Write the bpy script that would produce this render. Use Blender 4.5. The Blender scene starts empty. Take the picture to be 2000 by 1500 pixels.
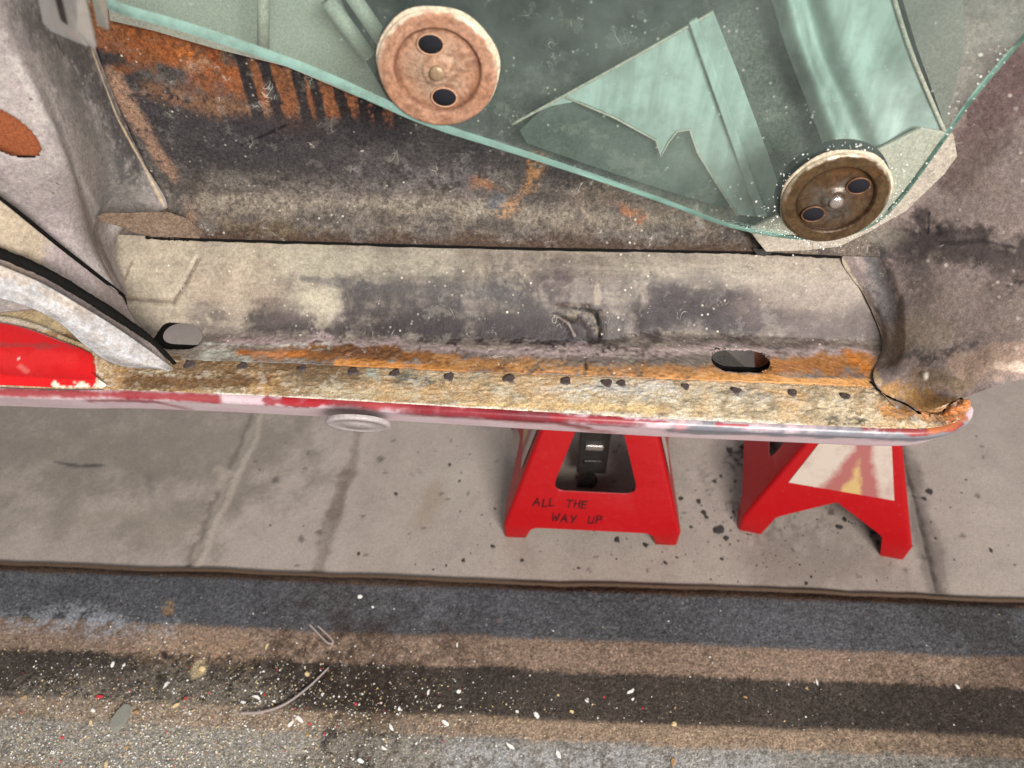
import bpy, bmesh, math, random
import numpy as np
from mathutils import Vector, Matrix

random.seed(7)
SC = bpy.context.scene
COL = SC.collection

# ------------------------------------------------------------------ camera
F_PX, CAM_H = 1570.0, 0.963               # focal length in photo pixels (2000 wide), camera height
PITCH, YAW = math.radians(48), math.radians(2.3)
cam = bpy.data.cameras.new('camera')
cam.sensor_width = 36.0
cam.lens = F_PX / 2000 * 36
cam.clip_start, cam.clip_end = 0.01, 100
cam.dof.use_dof = True
cam.dof.focus_distance = 0.70
cam.dof.aperture_fstop = 6.3
cam_ob = bpy.data.objects.new('camera', cam)
COL.objects.link(cam_ob)
cam_ob.location = (0, 0, CAM_H)
cam_ob.rotation_euler = (math.pi / 2 - PITCH, 0, YAW)
SC.camera = cam_ob

# ------------------------------------------------------------------ light: an added fill lamp, and the open garage door behind the photographer
w = bpy.data.worlds.new('World')
SC.world = w
w.use_nodes = True
w.node_tree.nodes['Background'].inputs[0].default_value = (0.93, 0.96, 1.0, 1)
w.node_tree.nodes['Background'].inputs[1].default_value = 0.31


def area(name, loc, aim, sx, sy, energy, col):
    l = bpy.data.lights.new(name, 'AREA')
    l.shape = 'RECTANGLE'
    l.size, l.size_y, l.energy, l.color = sx, sy, energy, col
    o = bpy.data.objects.new(name, l)
    COL.objects.link(o)
    o.location = loc
    o.rotation_euler = (Vector(aim) - Vector(loc)).to_track_quat('-Z', 'Y').to_euler()
    return o


area('door_light', (0.95, -1.65, 1.95), (0.0, 0.55, 0.35), 1.2, 0.8, 168, (1.0, 0.965, 0.92))
area('far_opening_light', (-0.5, 3.4, 1.1), (0.1, 0.8, 0.0), 2.0, 1.2, 55, (0.95, 0.97, 1.0))  # added fill lamp, no known source; brightens the floor under the car

SC.view_settings.view_transform = 'Standard'
SC.view_settings.look = 'None'
SC.view_settings.exposure = 0.0
SC.view_settings.gamma = 1.0

# ------------------------------------------------------------------ helpers: measuring
CAM = np.array([0, 0, CAM_H])
FW = np.array([-math.sin(YAW) * math.cos(PITCH), math.cos(YAW) * math.cos(PITCH), -math.sin(PITCH)])
RT = np.array([math.cos(YAW), math.sin(YAW), 0.0])
UP = np.cross(RT, FW)


def ray(px, py):
    return FW + RT * (px - 1000) / F_PX + UP * (750 - py) / F_PX


def onz(px, py, z):
    d = ray(px, py)
    return CAM + d * ((z - CAM_H) / d[2])


def ony(px, py, y):
    d = ray(px, py)
    return CAM + d * (y / d[1])


def srgb(r, g, b, k=0.8):
    return np.array([((v / 255 + 0.055) / 1.055) ** 2.4 if v > 10 else v / 255 / 12.92 for v in (r, g, b)]) * k


# ------------------------------------------------------------------ helpers: noise
def _hash(i, j, k, s):
    h = (i * 374761393 + j * 668265263 + k * 2147483647 + s * 974711) & 0xFFFFFFFF
    h = ((h ^ (h >> 13)) * 1274126177) & 0xFFFFFFFF
    h = ((h ^ (h >> 16)) * 2246822519) & 0xFFFFFFFF
    return ((h ^ (h >> 15)) & 0xFFFFFF) / 16777215.0


def vnoise(p, seed=0):
    f = np.floor(p)
    t = p - f
    t = t * t * (3 - 2 * t)
    i, j, k = (f[:, a].astype(np.int64) for a in range(3))
    r = 0
    for a in (0, 1):
        for b in (0, 1):
            for c in (0, 1):
                wgt = (t[:, 0] if a else 1 - t[:, 0]) * (t[:, 1] if b else 1 - t[:, 1]) * (t[:, 2] if c else 1 - t[:, 2])
                r = r + wgt * _hash(i + a, j + b, k + c, seed)
    return r


def fbm(p, scale, octs=4, seed=0, gain=0.55):
    s, amp, r = 0.0, 1.0, 0
    p = p * np.array(scale) + 37.7
    for o in range(octs):
        r = r + amp * vnoise(p, seed + o * 17)
        s += amp
        amp *= gain
        p = p * 2.03
    return np.clip((r / s - 0.5) * 2.1 + 0.5, 0, 1)


def sstep(a, b, x):
    t = np.clip((x - a) / (b - a + 1e-12), 0, 1)
    return t * t * (3 - 2 * t)


def cr1(p, n):
    """Catmull-Rom through rows of p (k,...) resampled to n."""
    p = np.asarray(p, float)
    k = len(p)
    e = np.concatenate([[2 * p[0] - p[1]], p, [2 * p[-1] - p[-2]]])
    t = np.linspace(0, k - 1, n)
    i = np.minimum(t.astype(int), k - 2)
    u = (t - i).reshape((-1,) + (1,) * (p.ndim - 1))
    a, b, c, d = e[i], e[i + 1], e[i + 2], e[i + 3]
    return 0.5 * (2 * b + (c - a) * u + (2 * a - 5 * b + 4 * c - d) * u ** 2 + (3 * b - a - 3 * c + d) * u ** 3)


def cr2(ctrl, nu, nv):
    a = cr1(ctrl, nu)
    return np.swapaxes(cr1(np.swapaxes(a, 0, 1), nv), 0, 1)


# ------------------------------------------------------------------ helpers: surface paint (stains, rust, wear, and some painted light and shade)
class Paint:
    def __init__(self, P, base, seed=0, ns=(28, 90, 330)):
        self.P = P
        self.col = np.tile(srgb(*base), (len(P), 1)) if not isinstance(base, np.ndarray) else base.copy()
        self.h = np.zeros(len(P))
        self.N = [fbm(P, ns[0], 5, seed), fbm(P, ns[1], 4, seed + 5), fbm(P, ns[2], 3, seed + 9)]
        self.streak = fbm(P, (14, 190, 190), 4, seed + 13)
        q = P - CAM
        self.dep = q @ FW
        self.px = 1000 + F_PX * (q @ RT) / self.dep
        self.py = 750 - F_PX * (q @ UP) / self.dep

    def hit(self, p):
        return int(np.argmin((self.px - p[0]) ** 2 + (self.py - p[1]) ** 2))

    def mask(self, pts, r, soft=0.4, warp=0.5, brk=0.0, streak=0.0):
        idx = [self.hit(p) for p in pts]
        V = self.P[idx]
        r = r * self.dep[idx[0]] / F_PX
        D = np.full(len(self.P), 1e9)
        if len(V) == 1:
            D = np.linalg.norm(self.P - V[0], axis=1)
        for a, b in zip(V[:-1], V[1:]):
            ab = b - a
            t = np.clip(((self.P - a) @ ab) / (ab @ ab + 1e-12), 0, 1)
            D = np.minimum(D, np.linalg.norm(self.P - a - t[:, None] * ab, axis=1))
        n = 0.5 * self.N[0] + 0.35 * self.N[1] + 0.15 * self.N[2]
        D = D + r * warp * 2 * (n - 0.5) * 2
        m = 1 - sstep(r * (1 - soft), r * (1 + soft), D)
        if brk:
            m = m * sstep(brk - 0.16, brk + 0.16, 0.55 * self.N[1] + 0.45 * self.N[2])
        if streak:
            m = m * sstep(streak - 0.15, streak + 0.15, self.streak)
        return m

    def stroke(self, pts, r, col, a=1.0, soft=0.4, warp=0.5, brk=0.0, streak=0.0):
        m = (self.mask(pts, r, soft, warp, brk, streak) * a)[:, None]
        self.col = self.col * (1 - m) + srgb(*col) * m
        return self

    def emboss(self, pts, r, h, soft=0.6, warp=0.0):
        self.h += self.mask(pts, r, soft, warp) * h
        return self

    def mottle(self, amt=0.25, which=0, tint=(1, 1, 1)):
        n = self.N[which] if isinstance(which, int) else self.streak
        self.col = self.col * (1 + (n[:, None] - 0.5) * 2 * amt * np.array(tint))
        return self

    def blotch(self, col, which=0, thr=0.6, wid=0.12, a=0.6):
        n = self.N[which] if isinstance(which, int) else self.streak
        m = (sstep(thr - wid, thr + wid, n) * a)[:, None]
        self.col = self.col * (1 - m) + srgb(*col) * m
        return self


# ------------------------------------------------------------------ helpers: materials
def nt(name):
    m = bpy.data.materials.new(name)
    m.use_nodes = True
    t = m.node_tree
    return m, t, t.nodes['Principled BSDF']


def node(t, kind, **kw):
    n = t.nodes.new(kind)
    for k, v in kw.items():
        if k in n.inputs:
            n.inputs[k].default_value = v
        else:
            setattr(n, k, v)
    return n


def mixc(t, mode, fac, a, b):
    n = t.nodes.new('ShaderNodeMix')
    n.data_type = 'RGBA'
    n.blend_type = mode
    for i, v in ((0, fac), (6, a), (7, b)):
        if hasattr(v, 'is_output'):
            t.links.new(v, n.inputs[i])
        else:
            n.inputs[i].default_value = v if i == 0 else (*v, 1)
    return n.outputs[2]


def ramp(t, src, a, b):
    n = t.nodes.new('ShaderNodeMapRange')
    n.inputs[1].default_value, n.inputs[2].default_value = a, b
    t.links.new(src, n.inputs[0])
    return n.outputs[0]


def noise(t, scale, detail=4, rough=0.6, vec=None):
    n = node(t, 'ShaderNodeTexNoise', Scale=scale, Detail=detail, Roughness=rough)
    if vec is None:
        tc = node(t, 'ShaderNodeTexCoord')
        vec = tc.outputs['Object']
    t.links.new(vec, n.inputs['Vector'])
    return n.outputs['Fac']


def bump(t, b, src, dist, strength=1.0):
    n = node(t, 'ShaderNodeBump', Distance=dist, Strength=strength)
    t.links.new(src, n.inputs['Height'])
    t.links.new(n.outputs[0], b.inputs['Normal'])
    return n


def worn(name, rough=0.62, grain=0.35, gscale=900, specks=0.0, dark=0.0, bumpd=0.0006, bscale=260, spec=0.35, metallic=0.0,
         speck_col=(0.72, 0.66, 0.56), speck_scale=190, color=None, streaks=0.0, fleck=0.0, chip=0.0, chip_scale=40, chip_cols=((0.42, 0.38, 0.33), (0.03, 0.027, 0.026)), hairs=0.0):
    """aged surface: colour from the surface's own paint attribute (or one colour), with grain, dust specks and dark pits"""
    m, t, b = nt(name)
    if color is None:
        at = node(t, 'ShaderNodeAttribute', attribute_name='paint')
        c = at.outputs['Color']
    else:
        rgb = node(t, 'ShaderNodeRGB')
        rgb.outputs[0].default_value = (*color, 1)
        c = rgb.outputs[0]
    g = ramp(t, noise(t, gscale, 3, 0.7), 0.3, 0.7)
    g2 = node(t, 'ShaderNodeMapRange')
    g2.inputs[3].default_value, g2.inputs[4].default_value = 1 - grain, 1 + grain
    t.links.new(g, g2.inputs[0])
    c = mixc(t, 'MULTIPLY', 1.0, c, (1, 1, 1)) if False else c
    vm = node(t, 'ShaderNodeVectorMath', operation='SCALE')
    t.links.new(c, vm.inputs[0])
    t.links.new(g2.outputs[0], vm.inputs[3])
    c = vm.outputs[0]
    if fleck:
        f1 = ramp(t, noise(t, 340, 6, 0.75), 0.36, 0.64)
        f2 = node(t, 'ShaderNodeMapRange')
        f2.inputs[3].default_value, f2.inputs[4].default_value = 1 - fleck, 1 + fleck
        t.links.new(f1, f2.inputs[0])
        vm2 = node(t, 'ShaderNodeVectorMath', operation='SCALE')
        t.links.new(c, vm2.inputs[0])
        t.links.new(f2.outputs[0], vm2.inputs[3])
        c = vm2.outputs[0]
    if chip:
        n0 = noise(t, chip_scale, 10, 0.72)
        hi = ramp(t, n0, 0.565, 0.585)
        lo = ramp(t, n0, 0.435, 0.415)
        for src, colr in ((hi, chip_cols[0]), (lo, chip_cols[1])):
            cm = node(t, 'ShaderNodeMath', operation='MULTIPLY')
            cm.inputs[1].default_value = chip
            t.links.new(src, cm.inputs[0])
            c = mixc(t, 'MIX', cm.outputs[0], c, colr)
    if hairs:
        h0 = node(t, 'ShaderNodeTexNoise', Scale=26.0, Detail=2.0, Distortion=2.5)
        tch = node(t, 'ShaderNodeTexCoord')
        t.links.new(tch.outputs['Object'], h0.inputs['Vector'])
        hs_ = node(t, 'ShaderNodeMath', operation='SUBTRACT')
        hs_.inputs[1].default_value = 0.5
        t.links.new(h0.outputs['Fac'], hs_.inputs[0])
        ha = node(t, 'ShaderNodeMath', operation='ABSOLUTE')
        t.links.new(hs_.outputs[0], ha.inputs[0])
        hl = ramp(t, ha.outputs[0], 0.0075, 0.003)
        hg = ramp(t, noise(t, 55, 2, 0.5), 0.60, 0.66)
        hm = node(t, 'ShaderNodeMath', operation='MULTIPLY')
        t.links.new(hl, hm.inputs[0])
        t.links.new(hg, hm.inputs[1])
        hm2 = node(t, 'ShaderNodeMath', operation='MULTIPLY')
        hm2.inputs[1].default_value = hairs
        t.links.new(hm.outputs[0], hm2.inputs[0])
        c = mixc(t, 'MIX', hm2.outputs[0], c, (0.5, 0.45, 0.4))
    if streaks:
        tc = node(t, 'ShaderNodeTexCoord')
        mp = node(t, 'ShaderNodeMapping')
        mp.inputs['Scale'].default_value = (18, 420, 420)
        t.links.new(tc.outputs['Object'], mp.inputs[0])
        s = ramp(t, noise(t, 1.0, 5, 0.7, mp.outputs[0]), 0.56, 0.72)
        sm = node(t, 'ShaderNodeMath', operation='MULTIPLY')
        sm.inputs[1].default_value = streaks
        t.links.new(s, sm.inputs[0])
        c = mixc(t, 'MIX', sm.outputs[0], c, (0.05, 0.04, 0.035))
    if dark:
        d = ramp(t, noise(t, 120, 6, 0.75), 0.60, 0.68)
        dm = node(t, 'ShaderNodeMath', operation='MULTIPLY')
        dm.inputs[1].default_value = dark
        t.links.new(d, dm.inputs[0])
        c = mixc(t, 'MIX', dm.outputs[0], c, (0.035, 0.028, 0.025))
    if specks:
        tc = node(t, 'ShaderNodeTexCoord')
        v = node(t, 'ShaderNodeTexVoronoi', Scale=speck_scale, Randomness=1.0)
        t.links.new(tc.outputs['Object'], v.inputs['Vector'])
        s = ramp(t, v.outputs['Distance'], 0.26, 0.14)
        gate = ramp(t, noise(t, 30, 3, 0.6), 0.50, 0.66)
        cg = node(t, 'ShaderNodeSeparateColor')
        t.links.new(v.outputs['Color'], cg.inputs[0])
        cg2 = ramp(t, cg.outputs[0], 0.55, 0.75)
        mm = node(t, 'ShaderNodeMath', operation='MULTIPLY')
        t.links.new(s, mm.inputs[0])
        t.links.new(gate, mm.inputs[1])
        mm2 = node(t, 'ShaderNodeMath', operation='MULTIPLY')
        t.links.new(mm.outputs[0], mm2.inputs[0])
        t.links.new(cg2, mm2.inputs[1])
        mm3 = node(t, 'ShaderNodeMath', operation='MULTIPLY')
        mm3.inputs[1].default_value = specks
        t.links.new(mm2.outputs[0], mm3.inputs[0])
        c = mixc(t, 'MIX', mm3.outputs[0], c, speck_col)
    t.links.new(c, b.inputs['Base Color'])
    r = node(t, 'ShaderNodeMapRange')
    r.inputs[3].default_value, r.inputs[4].default_value = max(rough - 0.15, 0.05), min(rough + 0.15, 1)
    t.links.new(noise(t, 60, 4), r.inputs[0])
    t.links.new(r.outputs[0], b.inputs['Roughness'])
    b.inputs['Specular IOR Level'].default_value = spec
    b.inputs['Metallic'].default_value = metallic
    if bumpd:
        bump(t, b, noise(t, bscale, 6, 0.65), bumpd)
    return m


M = {}
M['wall'] = worn('dusty_black_primer', 0.8, 0.5, 1100, specks=0.55, dark=0.25, bumpd=0.0005, spec=0.2, streaks=0.2, fleck=0.5, chip=0.09, chip_scale=55, hairs=0.5)
M['pocket'] = worn('stained_primer', 0.55, 0.22, 900, specks=0.85, dark=0.15, bumpd=0.0005, spec=0.35, streaks=0.15, fleck=0.22, chip=0.12, chip_scale=34, chip_cols=((0.50, 0.45, 0.38), (0.05, 0.038, 0.042)), hairs=0.5)
M['ledge'] = worn('corroded_sill', 0.6, 0.4, 700, specks=0.4, dark=0.25, bumpd=0.0011, bscale=330, spec=0.35, fleck=0.24, chip=0.38, chip_scale=60, chip_cols=((0.62, 0.57, 0.49), (0.13, 0.10, 0.075)))
M['rocker'] = worn('sanded_car_paint', 0.36, 0.10, 900, bumpd=0.0001, spec=0.45, fleck=0.08)
M['pillar'] = worn('dusty_pillar_paint', 0.7, 0.28, 1300, specks=0.25, dark=0.10, bumpd=0.0003, spec=0.3, fleck=0.24, chip=0.14, chip_scale=60, hairs=0.3)
M['wheel'] = worn('undercoated_steel', 0.7, 0.3, 800, specks=1.0, dark=0.15, bumpd=0.0004, bscale=160, spec=0.3, speck_scale=115, fleck=0.24, chip=0.10, chip_scale=45, hairs=0.3)
M['trim'] = worn('scuffed_bare_steel', 0.5, 0.2, 700, bumpd=0.0003, spec=0.4, dark=0.10, fleck=0.25)
M['rust'] = worn('brown_rust', 0.8, 0.4, 500, dark=0.5, bumpd=0.0008, color=tuple(srgb(150, 82, 48)))
M['seal'] = worn('black_rubber', 0.95, 0.3, 500, bumpd=0.0006, color=(0.006, 0.0055, 0.005), spec=0.1)  # flat black for gaps, cracks and the shade painted between parts
M['dark'] = worn('dark_underbody', 0.8, 0.3, 300, color=(0.03, 0.028, 0.026))
M['pale'] = worn('pale_inner_paint', 0.6, 0.2, 600, dark=0.15, bumpd=0.0003, color=tuple(srgb(205, 205, 190, 0.9)))
M['dimgrey'] = worn('dim_inner_paint', 0.7, 0.25, 600, dark=0.3, bumpd=0.0003, color=tuple(srgb(112, 108, 102)), fleck=0.2)
M['midgrey'] = worn('grey_inner_paint', 0.6, 0.25, 600, dark=0.3, bumpd=0.0003, color=tuple(srgb(160, 158, 146)))
M['flange'] = worn('light_grey_flange', 0.6, 0.3, 700, dark=0.3, bumpd=0.0004, color=tuple(srgb(176, 166, 152)), fleck=0.25, chip=0.2, chip_scale=70)
M['weld'] = worn('spot_weld_grey', 0.6, 0.4, 900, bumpd=0.0006, color=tuple(srgb(82, 70, 68)))
M['chrome'] = worn('dull_chrome', 0.22, 0.06, 300, color=(0.82, 0.81, 0.78), metallic=0.9, spec=0.5)
M['copper'] = worn('rusty_disc', 0.6, 0.18, 500, dark=0.1, bumpd=0.0005, bscale=240, metallic=0.1, fleck=0.2)
M['bronze'] = worn('brown_rusted_disc', 0.36, 0.2, 400, dark=0.25, bumpd=0.0004, bscale=200, metallic=0.4, fleck=0.22)
M['copper_lip'] = worn('rusty_hole_lip', 0.6, 0.2, 500, color=tuple(srgb(190, 146, 116)))
M['bronze_lip'] = worn('brown_hole_lip', 0.4, 0.2, 500, color=tuple(srgb(120, 84, 60)), metallic=0.4)
M['rivet'] = worn('worn_rivet', 0.4, 0.2, 500, color=tuple(srgb(165, 140, 112)), metallic=0.4)
M['steel'] = worn('bright_steel', 0.25, 0.1, 500, color=tuple(srgb(205, 195, 190)), metallic=0.8)
M['felt'] = worn('pale_felt', 0.95, 0.3, 900, bumpd=0.001, color=tuple(srgb(206, 188, 164)), fleck=0.3)
M['hole'] = worn('black_hole', 0.9, 0.1, 500, bumpd=0, color=(0.012, 0.012, 0.015), spec=0.1)
M['white'] = worn('white_flake', 0.5, 0.1, 500, color=(0.78, 0.75, 0.7))
M['cream'] = worn('cream_flake', 0.6, 0.1, 500, color=tuple(srgb(225, 200, 150)))
M['redchip'] = worn('red_flake', 0.4, 0.1, 500, color=tuple(srgb(225, 50, 60)))
M['tanchip'] = worn('tan_flake', 0.7, 0.2, 500, color=tuple(srgb(190, 150, 105)))
M['blackchip'] = worn('black_rust_flake', 0.8, 0.3, 700, color=tuple(srgb(55, 50, 48)))
M['twig'] = worn('grey_twig', 0.7, 0.2, 700, color=tuple(srgb(160, 145, 140)))
M['leaf'] = worn('grey_lint', 0.9, 0.3, 700, color=tuple(srgb(140, 138, 128)))
M['ink'] = worn('black_marker', 0.5, 0.2, 500, bumpd=0, color=tuple(srgb(70, 8, 14)))
M['post'] = worn('black_ratchet_steel', 0.35, 0.3, 120, dark=0.5, color=(0.018, 0.016, 0.015), spec=0.5)
M['plug'] = worn('clear_plastic_plug', 0.35, 0.15, 300, bumpd=0.0002, color=tuple(srgb(178, 168, 168)), fleck=0.15)


def mat_red():
    m, t, b = nt('red_stand_enamel')
    n = ramp(t, noise(t, 26, 5, 0.7), 0.58, 0.78)
    c = mixc(t, 'MIX', n, srgb(186, 0, 12, 0.62), srgb(190, 22, 32, 0.62))
    s = ramp(t, noise(t, 210, 5, 0.75), 0.62, 0.70)
    c = mixc(t, 'MIX', s, c, srgb(170, 60, 64))
    gr = ramp(t, noise(t, 40, 6, 0.8), 0.62, 0.74)
    c = mixc(t, 'MIX', gr, c, srgb(110, 8, 16))
    t.links.new(c, b.inputs['Base Color'])
    b.inputs['Roughness'].default_value = 0.42
    b.inputs['Specular IOR Level'].default_value = 0.4
    bump(t, b, noise(t, 60, 3), 0.0006)
    return m


M['red'] = mat_red()


def mat_sticker():
    m, t, b = nt('stained_white_sticker')
    tc = node(t, 'ShaderNodeTexCoord')
    sx = node(t, 'ShaderNodeSeparateXYZ')
    t.links.new(tc.outputs['UV'], sx.inputs[0])
    n1 = noise(t, 45, 5, 0.7)
    # distance from the running stain's centre line, wobbling with noise; it widens towards the bottom
    d = node(t, 'ShaderNodeMath', operation='SUBTRACT')
    t.links.new(sx.outputs[0], d.inputs[0])
    d.inputs[1].default_value = 0.60
    a = node(t, 'ShaderNodeMath', operation='ABSOLUTE')
    t.links.new(d.outputs[0], a.inputs[0])
    wob = node(t, 'ShaderNodeMath', operation='MULTIPLY_ADD')
    t.links.new(n1, wob.inputs[0])
    wob.inputs[1].default_value = 0.22
    t.links.new(a.outputs[0], wob.inputs[2])
    wid = node(t, 'ShaderNodeMath', operation='MULTIPLY_ADD')
    t.links.new(sx.outputs[1], wid.inputs[0])
    wid.inputs[1].default_value = 0.30
    t.links.new(wob.outputs[0], wid.inputs[2])
    stain = ramp(t, wid.outputs[0], 0.44, 0.34)
    core = ramp(t, wid.outputs[0], 0.25, 0.19)
    blot = ramp(t, noise(t, 22, 6, 0.75), 0.46, 0.72)
    bl = node(t, 'ShaderNodeMath', operation='MULTIPLY')
    bl.inputs[1].default_value = 0.7
    t.links.new(blot, bl.inputs[0])
    c = mixc(t, 'MIX', bl.outputs[0], srgb(206, 190, 176, 0.68), srgb(164, 114, 108, 0.68))
    c = mixc(t, 'MIX', stain, c, srgb(158, 92, 88))
    c = mixc(t, 'MIX', core, c, srgb(190, 158, 104))
    t.links.new(c, b.inputs['Base Color'])
    b.inputs['Roughness'].default_value = 0.5
    return m


M['sticker'] = mat_sticker()


def mat_glass():
    m = bpy.data.materials.new('dusty_green_glass')
    m.use_nodes = True
    t = m.node_tree
    t.nodes.clear()
    out = node(t, 'ShaderNodeOutputMaterial')
    tr = node(t, 'ShaderNodeBsdfTransparent')
    tr.inputs[0].default_value = (0.905, 0.965, 0.945, 1)
    gl = node(t, 'ShaderNodeBsdfGlossy', Roughness=0.08)
    gl.inputs[0].default_value = (0.8, 0.95, 0.9, 1)
    df = node(t, 'ShaderNodeBsdfDiffuse')
    dust = mixc(t, 'MIX', ramp(t, noise(t, 9, 4), 0.4, 0.6), srgb(150, 160, 156), srgb(184, 196, 188))
    t.links.new(dust, df.inputs[0])
    fr = node(t, 'ShaderNodeFresnel', IOR=1.22)
    m1 = node(t, 'ShaderNodeMixShader')
    t.links.new(fr.outputs[0], m1.inputs[0])
    t.links.new(tr.outputs[0], m1.inputs[1])
    t.links.new(gl.outputs[0], m1.inputs[2])
    # dust: soft film with cloudy density plus small crumbs
    film = node(t, 'ShaderNodeMapRange')
    film.inputs[1].default_value, film.inputs[2].default_value = 0.3, 0.75
    film.inputs[3].default_value, film.inputs[4].default_value = 0.02, 0.14
    t.links.new(noise(t, 16, 6, 0.65), film.inputs[0])
    tc = node(t, 'ShaderNodeTexCoord')
    v = node(t, 'ShaderNodeTexVoronoi', Scale=210)
    t.links.new(tc.outputs['Object'], v.inputs['Vector'])
    sc = node(t, 'ShaderNodeSeparateColor')
    t.links.new(v.outputs['Color'], sc.inputs[0])
    s1 = ramp(t, v.outputs['Distance'], 0.24, 0.12)
    s2 = ramp(t, sc.outputs[0], 0.90, 0.93)
    mm = node(t, 'ShaderNodeMath', operation='MULTIPLY')
    t.links.new(s1, mm.inputs[0])
    t.links.new(s2, mm.inputs[1])
    mg = node(t, 'ShaderNodeMath', operation='MULTIPLY')
    t.links.new(mm.outputs[0], mg.inputs[0])
    mg.inputs[1].default_value = 0.5
    mx = node(t, 'ShaderNodeMath', operation='MAXIMUM')
    t.links.new(film.outputs[0], mx.inputs[0])
    t.links.new(mg.outputs[0], mx.inputs[1])
    m2 = node(t, 'ShaderNodeMixShader')
    t.links.new(mx.outputs[0], m2.inputs[0])
    t.links.new(m1.outputs[0], m2.inputs[1])
    t.links.new(df.outputs[0], m2.inputs[2])
    t.links.new(m2.outputs[0], out.inputs[0])
    return m


M['glass'] = mat_glass()


def mat_edge():
    m, t, b = nt('ground_glass_edge')
    tc = node(t, 'ShaderNodeTexCoord')
    sx = node(t, 'ShaderNodeSeparateXYZ')
    t.links.new(tc.outputs['Object'], sx.inputs[0])
    k = ramp(t, sx.outputs[0], -0.15, 0.25)          # pale towards the front, dark green towards the rear
    c = mixc(t, 'MIX', k, srgb(150, 188, 178), srgb(58, 92, 80))
    n = ramp(t, noise(t, 60, 5, 0.7), 0.45, 0.7)
    c = mixc(t, 'MIX', n, c, srgb(120, 146, 136))
    t.links.new(c, b.inputs['Base Color'])
    b.inputs['Roughness'].default_value = 0.35
    b.inputs['Alpha'].default_value = 0.75
    return m


M['edge'] = mat_edge()


# ------------------------------------------------------------------ helpers: objects
def finish(name, me, mat, parent=None, smooth=True):
    o = bpy.data.objects.new(name, me)
    COL.objects.link(o)
    if mat is not None:
        me.materials.append(M[mat] if isinstance(mat, str) else mat)
    if parent is not None:
        o.parent = parent
        o.matrix_parent_inverse = parent.matrix_world.inverted() if False else Matrix.Identity(4)
    if smooth:
        me.polygons.foreach_set('use_smooth', [True] * len(me.polygons))
    return o


def empty(name, label, cat, loc=(0, 0, 0), rz=0.0, group=None):
    o = bpy.data.objects.new(name, None)
    COL.objects.link(o)
    o.empty_display_size = 0.05
    o.location = loc
    o.rotation_euler = (0, 0, rz)
    tag(o, label, cat, group)
    return o


def tag(o, label=None, cat=None, group=None, kind=None):
    for k, v in (('label', label), ('category', cat), ('group', group), ('kind', kind)):
        if v:
            o[k] = v
    return o


def sheet(name, P, mat, parent, painter=None, base=(128, 128, 128), thick=0.0, cut=None, seed=0, face=None, ns=(28, 90, 330)):
    """grid P (nu,nv,3) -> a sheet-metal skin with its own paint; cut = list of (coords2d fn, inside fn, snap fn)"""
    nu, nv = P.shape[:2]
    V = P.reshape(-1, 3).copy()
    idx = np.arange(nu * nv).reshape(nu, nv)
    q = np.stack([idx[:-1, :-1], idx[1:, :-1], idx[1:, 1:], idx[:-1, 1:]], -1).reshape(-1, 4)
    # normals towards the viewer's side
    du = np.gradient(P, axis=0)
    dv = np.gradient(P, axis=1)
    n = np.cross(du, dv).reshape(-1, 3)
    n /= np.linalg.norm(n, axis=1)[:, None] + 1e-12
    ref = np.array(face if face is not None else (0, -0.7, 0.7))
    flip = (n @ ref).mean() < 0
    if flip:
        q = q[:, ::-1]
        n = -n
    pt = Paint(V, base, seed, ns)
    if painter:
        painter(pt)
    V = V + n * pt.h[:, None]
    if cut:
        for sdf in cut:                      # signed distance in metres, with 2-d gradient snap
            d, grad = sdf(V)
            fc = d[q].mean(1)
            kill = fc < 0
            edge = np.unique(q[kill])
            keepv = np.unique(q[~kill])
            b = np.intersect1d(edge, keepv)
            V[b] -= grad[b] * d[b][:, None]
            q = q[~kill]
    me = bpy.data.meshes.new(name)
    me.from_pydata(V.tolist(), [], q.tolist())
    at = me.color_attributes.new('paint', 'FLOAT_COLOR', 'POINT')
    at.data.foreach_set('color', np.concatenate([np.clip(pt.col, 0.004, 0.92), np.ones((len(V), 1))], 1).ravel())
    o = finish(name, me, mat, parent)
    if thick:
        s = o.modifiers.new('thickness', 'SOLIDIFY')
        s.thickness, s.offset = thick, -1
    return o


def tube(name, pts, r, mat, parent=None, seg=8, n=None, taper=None):
    pts = cr1(pts, n) if n else np.asarray(pts, float)
    V, Fc = [], []
    k = len(pts)
    tan = np.gradient(pts, axis=0)
    tan /= np.linalg.norm(tan, axis=1)[:, None] + 1e-12
    for i in range(k):
        a = np.cross(tan[i], (0, 0, 1.0))
        if np.linalg.norm(a) < 1e-3:
            a = np.array([1.0, 0, 0])
        a /= np.linalg.norm(a)
        b = np.cross(tan[i], a)
        rr = r * (taper[i] if taper is not None else 1)
        for s in range(seg):
            th = 2 * math.pi * s / seg
            V.append(pts[i] + rr * (math.cos(th) * a + math.sin(th) * b))
    for i in range(k - 1):
        for s in range(seg):
            Fc.append([i * seg + s, i * seg + (s + 1) % seg, (i + 1) * seg + (s + 1) % seg, (i + 1) * seg + s])
    Fc += [list(range(seg))[::-1], [(k - 1) * seg + s for s in range(seg)]]
    me = bpy.data.meshes.new(name)
    me.from_pydata([tuple(v) for v in V], [], Fc)
    return finish(name, me, mat, parent)


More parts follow.
